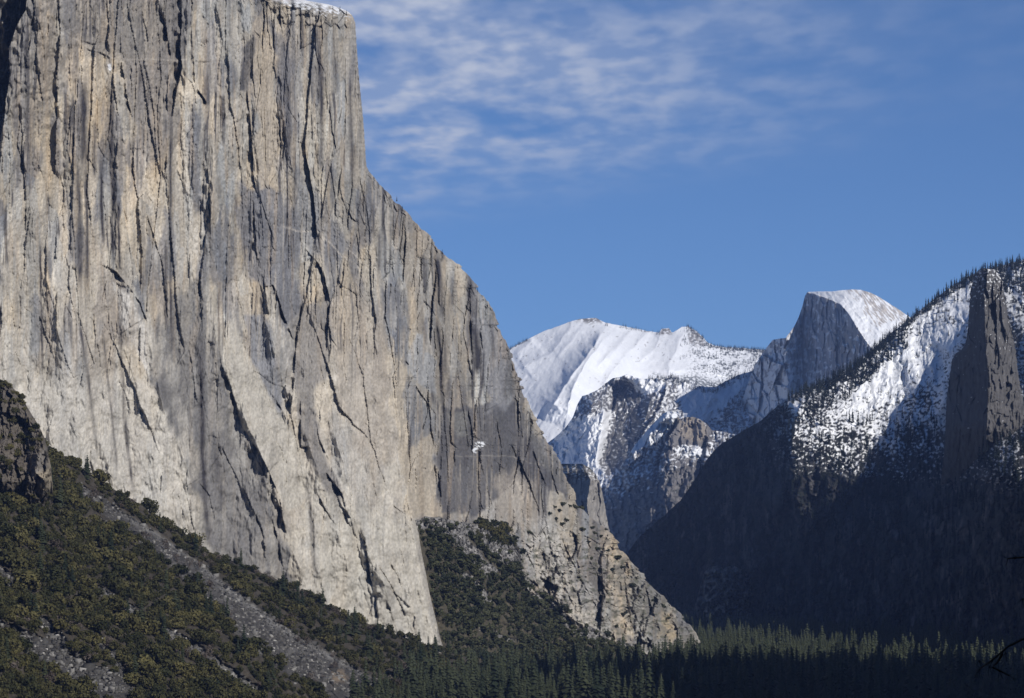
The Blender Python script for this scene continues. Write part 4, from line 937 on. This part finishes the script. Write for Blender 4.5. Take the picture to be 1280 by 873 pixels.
# oaks on the crag
n = 130; xs = rng.uniform(-30, 60, n).astype(F32); ct = itp(xs, [(-60, 440), (0, 474), (18, 487), (36, 512), (50, 536), (60, 565), (66, 612)]); ys = (ct + 1 + (rng.uniform(0, 1, n) ** 1.2) * (632 - ct)).astype(F32)
kp = ~((xs > 40) & (ys > 555) & (ys < 622)); xs, ys = xs[kp], ys[kp]
P, ok = on_sheet(CR, xs, ys, 1.0)
plant('crag_oak', P, rng.uniform(5, 10, len(P)), OAK_M, OTRUNK, 'small dark oak clinging to the brown crag at the left edge', 'tree', 'oaks on the left crag', rng.uniform(1.0, 1.4, len(P)))
# one lone fir on the skyline of the slope, one snag of a shrub clump
P, ok = on_sheet(SL, np.array([107.0], F32), np.array([592.0], F32), 1.0)
plant('fir_tree', P, [17.0], [PINE_M[1]], CTRUNK, 'lone pointed conifer against the pale cliff foot at the slope top', 'tree', None)
# shrubs on the east talus and buttress ledges
n = 6500; xs = rng.uniform(505, 850, n).astype(F32); et = np.interp(xs, EA[0][0], EA[3]); ys = (et + 2 + (862 - et) * rng.uniform(0, 1, n)).astype(F32)
def east_scree(xs, ys):
    r = np.clip(((ys - np.interp(xs, EA[0][0], EA[3])) / (880 - np.interp(xs, EA[0][0], EA[3])) * (EA[1].shape[0] - 1)).astype(int), 0, EA[1].shape[0] - 1)
    c = np.clip(np.searchsorted(EA[0][0], xs), 0, EA[0].shape[1] - 1); return EA[4][r, c]
kp = (xs > np.interp(ys, [640, 660, 740, 800, 845], [518, 520, 535, 549, 566]) + 3) & (rng.uniform(0, 1, n) > east_scree(xs, ys) * .93) & (fbm(xs / 20, ys / 20, 3, 310) > -.4); xs, ys = xs[kp], ys[kp]
order = rng.permutation(len(xs)); taken = []; cell = {}
for k in order:
    key = (int(xs[k] // 7), int(ys[k] // 7)); bad = any((xs[j] - xs[k]) ** 2 + ((ys[j] - ys[k]) * 1.3) ** 2 < 17 for a in (-1, 0, 1) for b in (-1, 0, 1) for j in cell.get((key[0] + a, key[1] + b), ()))
    if not bad: cell.setdefault(key, []).append(k); taken.append(k)
xs, ys = xs[taken], ys[taken]
P, ok = on_sheet(EA, xs, ys, 1.0); xs, ys = xs[ok], ys[ok]; sz = rng.uniform(9, 17, len(P)); print('shrubs', len(P))
vis = (ys < 835); o_ = np.argsort(-(sz / P[:, 1] + 1e3 * vis)); big, rest = o_[:280], o_[280:]
plant('shrub', P[big], sz[big], SHRUB_M, OTRUNK, 'bushy evergreen shrub on the talus between prow and buttress', 'shrub', 'shrubs on the central talus', rng.uniform(1.1, 1.6, len(big)))
mass('shrubbery', P[rest], sz[rest], SHRUB_A, M_SHRUB, 'low shrub cover between the single bushes of the central talus', 'shrubs', rng.uniform(1.1, 1.6, len(rest)))
# big dark grove on the ledge, and bushes on the buttress
bx = []; 
for _ in range(46): bx.append((random.gauss(620, 13), random.gauss(668, 9)))
P, ok = on_sheet(EA, np.array([b[0] for b in bx], F32), np.array([b[1] for b in bx], F32), .5)
plant('ledge_oak', P, rng.uniform(11, 18, len(P)), OAK_M, OTRUNK, 'dark oak in the dense round grove on the ledge below the cliff', 'tree', 'grove of oaks on the ledge', rng.uniform(1, 1.3, len(P)))
pts = [(692, 636), (698, 640), (703, 633), (712, 634), (720, 636), (728, 637), (686, 645), (695, 652), (703, 658), (708, 652), (742, 668), (750, 672), (757, 664), (735, 680), (747, 690), (760, 690), (738, 700), (770, 700), (776, 712), (765, 716), (790, 735), (800, 748), (815, 752), (828, 760), (740, 662), (727, 664), (660, 668), (780, 770), (770, 785), (835, 775)]
P, ok = on_sheet(CL, np.array([p[0] for p in pts], F32), np.array([p[1] for p in pts], F32), .5)
plant('ledge_shrub', P, rng.uniform(6, 12, len(P)), SHRUB_M, OTRUNK, 'small dark bush on the ledges of the fractured buttress', 'shrub', 'bushes on the buttress ledges', rng.uniform(1.2, 1.8, len(P)))
pts = [(499, 249), (506, 262), (522, 285), (538, 298), (556, 315), (575, 333), (600, 362), (612, 382), (419, 9), (428, 12), (436, 17)]
P, ok = on_sheet(CL, np.array([p[0] - 3 for p in pts], F32), np.array([p[1] + 3 for p in pts], F32), 0)
plant('rim_pine', P, rng.uniform(5, 8, len(P)), FIR_M, CTRUNK, 'tiny dark pine on the bare skyline of the big cliff', 'tree', 'pines on the cliff skyline', rng.uniform(1.2, 2, len(P)))

# valley pines
n = 12000
Yv = (3350 + (9300 - 3350) * rng.uniform(0, 1, n) ** 1.0); pxv = rng.uniform(440, 1320, n); X = (pxv - CX) / FOC * Yv
lim = itp(Yv, [(3300, 430), (4100, 470), (4450, 560), (4800, 690), (5200, 820), (5600, 872), (6000, 862), (9300, 800)])
kp = pxv > lim; X, Yv, pxv = X[kp], Yv[kp], pxv[kp]
P = np.stack([X, Yv, floor_z(X, Yv) - .5], -1); sz = np.clip(rng.lognormal(3.5, .26, len(P)), 14, 56) * (1 + .1 * fbm(X / 150, Yv / 150, 2, 320))
pyt = HZ - (P[:, 2] + sz) / Yv * FOC
vis = (pyt < 866) & (pxv < 1276) & (pxv > 600)
app = sz / Yv; o_ = np.argsort(-(app + 1e3 * vis)); big, rest = o_[:295], o_[295:]
print('pines', len(P), vis.sum())
plant('pine_tree', P[big], sz[big], PINE_M, CTRUNK, 'tall pointed pine on the valley floor along the bottom of the view', 'tree', 'pines along the valley floor', rng.uniform(.9, 1.35, len(big)))
mass('pine_forest', P[rest], sz[rest], PINE_A, M_PINE, 'pine forest covering the valley floor behind the nearest pines', 'forest', rng.uniform(.9, 1.35, len(rest)))
# firs along the right ridge and in the shade below
def ridge(n, x0, x1, a, b, pw=1.0):
    xs = rng.uniform(x0, x1, n).astype(F32); tt = np.interp(xs, RT[0][0], RT[3]); ys = (tt + a + (b - a) * rng.uniform(0, 1, n) ** pw).astype(F32)
    return xs, ys
x1, y1 = ridge(520, 985, 1310, .5, 10); x2, y2 = ridge(420, 1005, 1135, 2, 38, 1.2); x3, y3 = ridge(420, 800, 990, 1, 60); x4, y4 = ridge(300, 1240, 1320, 2, 40)
xs = np.concatenate([x1, x2, x3, x4]); ys = np.concatenate([y1, y2, y3, y4])
x5 = rng.uniform(985, 1210, 380).astype(F32); y5 = (np.interp(x5, RT[0][0], RT[3]) + rng.uniform(5, 130, 380)).astype(F32); k5 = (fbm(x5 / 16, y5 / 10, 2, 330) > .02); xs = np.concatenate([xs, x5[k5]]); ys = np.concatenate([ys, y5[k5]])
P, ok = on_sheet(RT, xs, ys, .8); xs, ys = xs[ok], ys[ok]; sz = rng.uniform(11, 27, len(P)) * np.where((ys - np.interp(xs, RT[0][0], RT[3]) > 40) & (xs > 985), .6, 1)
tt = np.interp(xs, RT[0][0], RT[3]); pri = (ys - tt < 12) * 2.0 + (xs > 985) * 1.0 + (xs < 1278); o_ = np.argsort(-(pri * 1 + sz / P[:, 1] * 30)); big, rest = o_[:295], o_[295:]
plant('ridge_fir', P[big], sz[big], FIR_M, CTRUNK, 'slender dark fir on the snowy ridge of the right mountainside', 'tree', 'firs along the right ridge', rng.uniform(.9, 1.4, len(big)))
n = 3000; x6 = rng.uniform(800, 1320, n).astype(F32); t6 = np.interp(x6, RT[0][0], RT[3]); y6 = (np.maximum(t6 + 20, 520) + rng.uniform(0, 1, n) * (815 - np.maximum(t6 + 20, 520))).astype(F32); k6 = fbm(x6 / 40, y6 / 40, 3, 331) > -.25
P6, ok6 = on_sheet(RT, x6[k6], y6[k6], .8); s6 = rng.uniform(16, 32, len(P6))
mass('fir_forest', np.concatenate([P[rest], P6]), np.concatenate([sz[rest], s6]), FIR_A, M_FIR, 'fir forest darkening the shaded mountainside on the right', 'forest', rng.uniform(.9, 1.4, len(rest) + len(P6)))
# far woods on the snow mountains
def far(S, n, x0, x1, a, b, seed, thr):
    xs = rng.uniform(x0, x1, n).astype(F32); tt = np.interp(xs, S[0][0], S[3]); ys = (tt + a + (b - a) * rng.uniform(0, 1, n)).astype(F32); k = fbm(xs / 18, ys / 8, 3, seed) > thr
    return on_sheet(S, xs[k], ys[k], 1)[0]
fp = np.concatenate([far(MS, 420, 858, 960, 0, 4, 340, -1), far(MS, 900, 850, 960, 4, 40, 341, .0), far(MS, 120, 755, 830, 0, 4, 342, 0), far(MS, 60, 630, 660, 0, 2, 346, -1), far(MM, 500, 835, 960, -1, 8, 343, -.2), far(MM, 520, 895, 965, 25, 75, 344, .0), far(MM, 120, 810, 850, -1, 4, 345, -.3)])
mass('mountain_forest', fp, rng.uniform(10, 21, len(fp)), FAR_A, M_FIR, 'specks of far conifers on the snowy mountains', 'forest')
# trees on the hill outside the picture
print('trees', round(time.time() - T0, 1))

# stones of the scree strips
def stones():
    n = 26000; xs = rng.uniform(-30, 480, n).astype(F32); ys = rng.uniform(600, 866, n).astype(F32)
    m = scree_mask(xs[None], ys[None])[0]; k = rng.uniform(0, 1, n) < m * .9; xs, ys = xs[k], ys[k]
    P, ok = on_sheet(SL, xs, ys, .3); s = rng.lognormal(.30, .5, len(P)) * 1.0
    x2 = rng.uniform(515, 820, 6000).astype(F32); y2 = (np.interp(x2, EA[0][0], EA[3]) + rng.uniform(1, 80, 6000)).astype(F32); k = rng.uniform(0, 1, 6000) < east_scree(x2, y2); P2, ok = on_sheet(EA, x2[k], y2[k], .3)
    P = np.concatenate([P, P2]); s = np.concatenate([s, rng.lognormal(.3, .4, len(P2)) * 1.2])
    cub = np.array([(x, y, z) for z in (-1, 1) for y in (-1, 1) for x in (-1, 1)], F32) * .62
    fc = np.array([(0, 2, 3, 1), (4, 5, 7, 6), (0, 1, 5, 4), (1, 3, 7, 5), (3, 2, 6, 7), (2, 0, 4, 6)], np.int32)
    N = len(P); V = cub[None] * (1 + rng.uniform(-.45, .45, (N, 8, 3))) * s[:, None, None] * rng.uniform(.6, 1.3, (N, 1, 3)); a = rng.uniform(0, 6.28, N); c, sn = np.cos(a)[:, None], np.sin(a)[:, None]
    V = np.stack([V[..., 0] * c - V[..., 1] * sn, V[..., 0] * sn + V[..., 1] * c, V[..., 2]], -1) + P[:, None]
    Fc = (fc[None] + (np.arange(N) * 8)[:, None, None]).reshape(-1, 4)
    g = np.clip(rng.lognormal(-2.4, .6, N), .03, .5); C = np.repeat((g[:, None] * np.array([1, .97, .92]))[:, None], 8, 1).reshape(-1, 3)
    o = link('scree', raw_mesh('scree', V.reshape(-1, 3), Fc, M_STONE, C)); tag(o, 'grey scree of broken stones lying in strips down the slopes', 'scree', None, 'stuff')
stones()

# near pine at the right of the viewpoint, only some twigs reach into view
def near_pine():
    bx, by = 4.6, 16.0; gz = float(floor_z(np.array([bx]), np.array([by]))[0])
    e = bpy.data.objects.new('shaded_pine', None); COL.objects.link(e); e.location = (bx, by, gz)
    tag(e, 'shaded pine just outside the lower right, only dark twigs reaching into view', 'tree')
    V, Fc = [], []; NV, NF = [], []
    def tube(V, Fc, pts, r0, r1, k=6):
        b = len(V); n = len(pts); pts = np.array(pts)
        for i, p in enumerate(pts):
            d = pts[min(i + 1, n - 1)] - pts[max(i - 1, 0)]; d = d / np.linalg.norm(d); u = np.cross(d, (.2, .3, .93)); u /= np.linalg.norm(u); w = np.cross(d, u); r = r0 + (r1 - r0) * i / (n - 1)
            for j in range(k): t = 6.283 * j / k; V.append(p + (u * math.cos(t) + w * math.sin(t)) * r)
        for i in range(n - 1):
            for j in range(k): Fc.append((b + i * k + j, b + i * k + (j + 1) % k, b + (i + 1) * k + (j + 1) % k, b + (i + 1) * k + j))
    tube(V, Fc, [(0, 0, -.5), (.05, 0, 4), (-.03, .05, 9), (0, 0, 15)], .26, .04, 10)
    tr = link('trunk', raw_mesh('near_trunk', np.array(V), np.array(Fc), M_BARK), e)
    def needles(p, d, n, L):
        for _ in range(n):
            q = np.array(d) + np.random.default_rng(random.randrange(1 << 30)).normal(size=3) * .55; q /= np.linalg.norm(q); s = np.cross(q, (0, 0, 1)); s = s / (np.linalg.norm(s) + 1e-6) * .0022; b = len(NV)
            NV.extend([p - s, p + s, p + q * L + s * .3, p + q * L - s * .3]); NF.append((b, b + 1, b + 2, b + 3))
    def pxz(px, py): return np.array([(px - CX) / FOC * by - bx, 0, (HZ - py) / FOC * by - gz])
    def branch(pts, r0, tufts, back=0.0):
        BV, BF = [], []; pts = [np.array(p) + np.array([0, back * i, 0]) for i, p in enumerate(pts)]; tube(BV, BF, pts, r0, .0035, 5)
        link('branch', raw_mesh('near_branch', np.array(BV), np.array(BF), M_BARK), e)
        p1 = pts[-1]; d = pts[-1] - pts[-2]; d = d / np.linalg.norm(d)
        for t in range(tufts):
            f = t / max(tufts, 1); q = p1 - d * .22 * f; needles(q, d, 14, .055)
    root = lambda z: np.array([0, 0, z])
    zt = lambda py: pxz(1280, py)[2]
    branch([root(zt(740)), pxz(1420, 705), pxz(1310, 694), pxz(1276, 697), pxz(1263, 698)], .007, 5, .02)
    branch([root(zt(800)), pxz(1400, 755), pxz(1300, 748), pxz(1274, 749)], .007, 3, -.03)
    branch([root(zt(770)), pxz(1420, 765), pxz(1320, 788), pxz(1280, 799), pxz(1262, 808), pxz(1250, 819), pxz(1238, 829), pxz(1228, 836)], .008, 3, .01)
    branch([pxz(1253, 817), pxz(1246, 829), pxz(1240, 834), pxz(1262, 845)], .007, 4, 0)
    for k in range(26):
        z = 3 + k * .42; a = random.uniform(-1.2, 1.2); L = max(.4, (15 - z) * .22)
        if abs((z + gz) - 0) < 1.2: continue
        branch([root(z), (math.cos(a) * L * .5, math.sin(a) * L * .5, z + .1), (math.cos(a) * L, math.sin(a) * L, z - .1)], .03, 8)
    link('needles', raw_mesh('near_needles', np.array(NV), np.array(NF), M_FIR), e)
near_pine()

# ------------------------------------------------------------------ haze
def build_haze():
    lo = (-17000, -3500, -150); hi = (17000, 22000, 1750)
    V = [(x, y, z) for z in (lo[2], hi[2]) for y in (lo[1], hi[1]) for x in (lo[0], hi[0])]
    Fc = [(0, 2, 3, 1), (4, 5, 7, 6), (0, 1, 5, 4), (1, 3, 7, 5), (3, 2, 6, 7), (2, 0, 4, 6)]
    m = bpy.data.materials.new('haze'); m.use_nodes = True; nt = m.node_tree; nt.nodes.clear()
    out = nt.nodes.new('ShaderNodeOutputMaterial'); v = nt.nodes.new('ShaderNodeVolumePrincipled')
    v.inputs['Color'].default_value = (0.33, 0.50, 1.0, 1); v.inputs['Density'].default_value = HAZE; v.inputs['Anisotropy'].default_value = 0.0
    nt.links.new(v.outputs['Volume'], out.inputs['Volume'])
    o = link('haze', raw_mesh('haze', np.array(V), np.array(Fc), m)); tag(o, 'thin blue haze in the air over the valley', 'haze', None, 'stuff')
HAZE = 1.6e-5
build_haze()

# ------------------------------------------------------------------ sky, sun, camera
SUN_AZ, SUN_EL = 40.0, 27.0        # degrees to the right of straight behind the viewer; height
w = bpy.data.worlds.new('World'); scene.world = w; w.use_nodes = True
nt = w.node_tree; N = nt.nodes; L = nt.links; bg = N['Background']; bg.inputs['Strength'].default_value = 0.086
sky = N.new('ShaderNodeTexSky'); sky.sky_type = 'NISHITA'; sky.sun_disc = False; sky.sun_elevation = math.radians(SUN_EL); sky.sun_rotation = math.radians(180 - SUN_AZ)
sky.altitude = 1400; sky.air_density = 0.62; sky.dust_density = 0.35; sky.ozone_density = 7.0
# thin cloud sheet, laid out on a plane high overhead
tc = N.new('ShaderNodeTexCoord'); sp = N.new('ShaderNodeSeparateXYZ'); L.new(tc.outputs['Generated'], sp.inputs[0])
def math_(op, a, b=None, v=None):
    n = N.new('ShaderNodeMath'); n.operation = op
    if hasattr(a, 'links'): L.new(a, n.inputs[0])
    else: n.inputs[0].default_value = a
    if b is not None:
        if hasattr(b, 'links'): L.new(b, n.inputs[1])
        else: n.inputs[1].default_value = b
    return n.outputs[0]
zc = math_('MAXIMUM', sp.outputs['Z'], 0.02); cx = math_('DIVIDE', sp.outputs['X'], zc); cy = math_('DIVIDE', sp.outputs['Y'], zc)
cb = N.new('ShaderNodeCombineXYZ'); L.new(cx, cb.inputs[0]); L.new(cy, cb.inputs[1])
def noise(vec, scale, detail, rough, dist=0.0, mapscale=(1, 1, 1), loc=(0, 0, 0), rot=0):
    mp = N.new('ShaderNodeMapping'); mp.inputs['Scale'].default_value = mapscale; mp.inputs['Location'].default_value = loc; mp.inputs['Rotation'].default_value = (0, 0, math.radians(rot)); L.new(vec, mp.inputs['Vector'])
    n = N.new('ShaderNodeTexNoise'); n.inputs['Scale'].default_value = scale; n.inputs['Detail'].default_value = detail; n.inputs['Roughness'].default_value = rough; n.inputs['Distortion'].default_value = dist; L.new(mp.outputs[0], n.inputs['Vector']); return n.outputs['Fac']
def mrange(x, a, b, c=0, d=1):
    n = N.new('ShaderNodeMapRange'); n.interpolation_type = 'SMOOTHSTEP'; L.new(x, n.inputs['Value']); n.inputs['From Min'].default_value = a; n.inputs['From Max'].default_value = b; n.inputs['To Min'].default_value = c; n.inputs['To Max'].default_value = d; return n.outputs['Result']
rip = noise(cb.outputs[0], 12.5, 3, .45, .0, (1.0, 0.36, 1), (3, 1, 0), 14)
veil = noise(cb.outputs[0], 3.2, 4, .55, .1, (1, .4, 1), (1.5, 4, 0), 14)
# cover: thick to the left and high, thinning to the right and low
az = math_('DIVIDE', sp.outputs['X'], math_('MAXIMUM', sp.outputs['Y'], 0.05)); el = math_('DIVIDE', sp.outputs['Z'], math_('MAXIMUM', sp.outputs['Y'], 0.05))
e1 = math_('MULTIPLY', mrange(math_('SUBTRACT', el, math_('MULTIPLY', math_('MAXIMUM', az, -.05), .14)), .112, .145), mrange(el, .45, .25)); e2 = mrange(az, .14, -.03, 0, 1)
cov = math_('MULTIPLY', e1, math_('ADD', math_('MULTIPLY', e2, .80), .07))
c1 = mrange(rip, .36, .68); c2 = mrange(veil, .30, .62)
cl = math_('MULTIPLY', math_('ADD', math_('MULTIPLY', math_('MULTIPLY', c1, math_('ADD', c2, .45)), .52), math_('MULTIPLY', c2, .40)), cov)
mx = N.new('ShaderNodeMix'); mx.data_type = 'RGBA'; L.new(cl, mx.inputs['Factor']); L.new(sky.outputs['Color'], mx.inputs['A']); mx.inputs['B'].default_value = (5.9, 6.5, 8.0, 1)
L.new(mx.outputs['Result'], bg.inputs['Color'])

sd = bpy.data.lights.new('sun', 'SUN'); sd.energy = 4.2; sd.angle = math.radians(.53); sd.color = (1.0, .955, .89)
so = bpy.data.objects.new('sun', sd); COL.objects.link(so)
from mathutils import Vector
a, e = math.radians(SUN_AZ), math.radians(SUN_EL)
tosun = Vector((math.sin(a) * math.cos(e), -math.cos(a) * math.cos(e), math.sin(e)))
so.rotation_euler = tosun.to_track_quat('Z', 'Y').to_euler(); so.location = tosun * 2000

cd = bpy.data.cameras.new('camera'); cam = bpy.data.objects.new('camera', cd); COL.objects.link(cam)
cam.location = (0, 0, 0); cam.rotation_euler = (math.radians(90), 0, 0)
cd.sensor_width = 36; cd.sensor_fit = 'HORIZONTAL'; cd.lens = 36 * FOC / 1280; cd.shift_y = (HZ - 436.5) / 1280
cd.clip_start = 0.5; cd.clip_end = 80000
scene.camera = cam
scene.view_settings.view_transform = 'Standard'; scene.view_settings.look = 'None'; scene.view_settings.exposure = 0; scene.view_settings.gamma = 1
scene.view_settings.use_curve_mapping = False
scene.cycles.max_bounces = 4; scene.cycles.diffuse_bounces = 1; scene.cycles.glossy_bounces = 1; scene.cycles.volume_bounces = 0; scene.cycles.transmission_bounces = 1; scene.cycles.transparent_max_bounces = 4
print('done', round(time.time() - T0, 1))
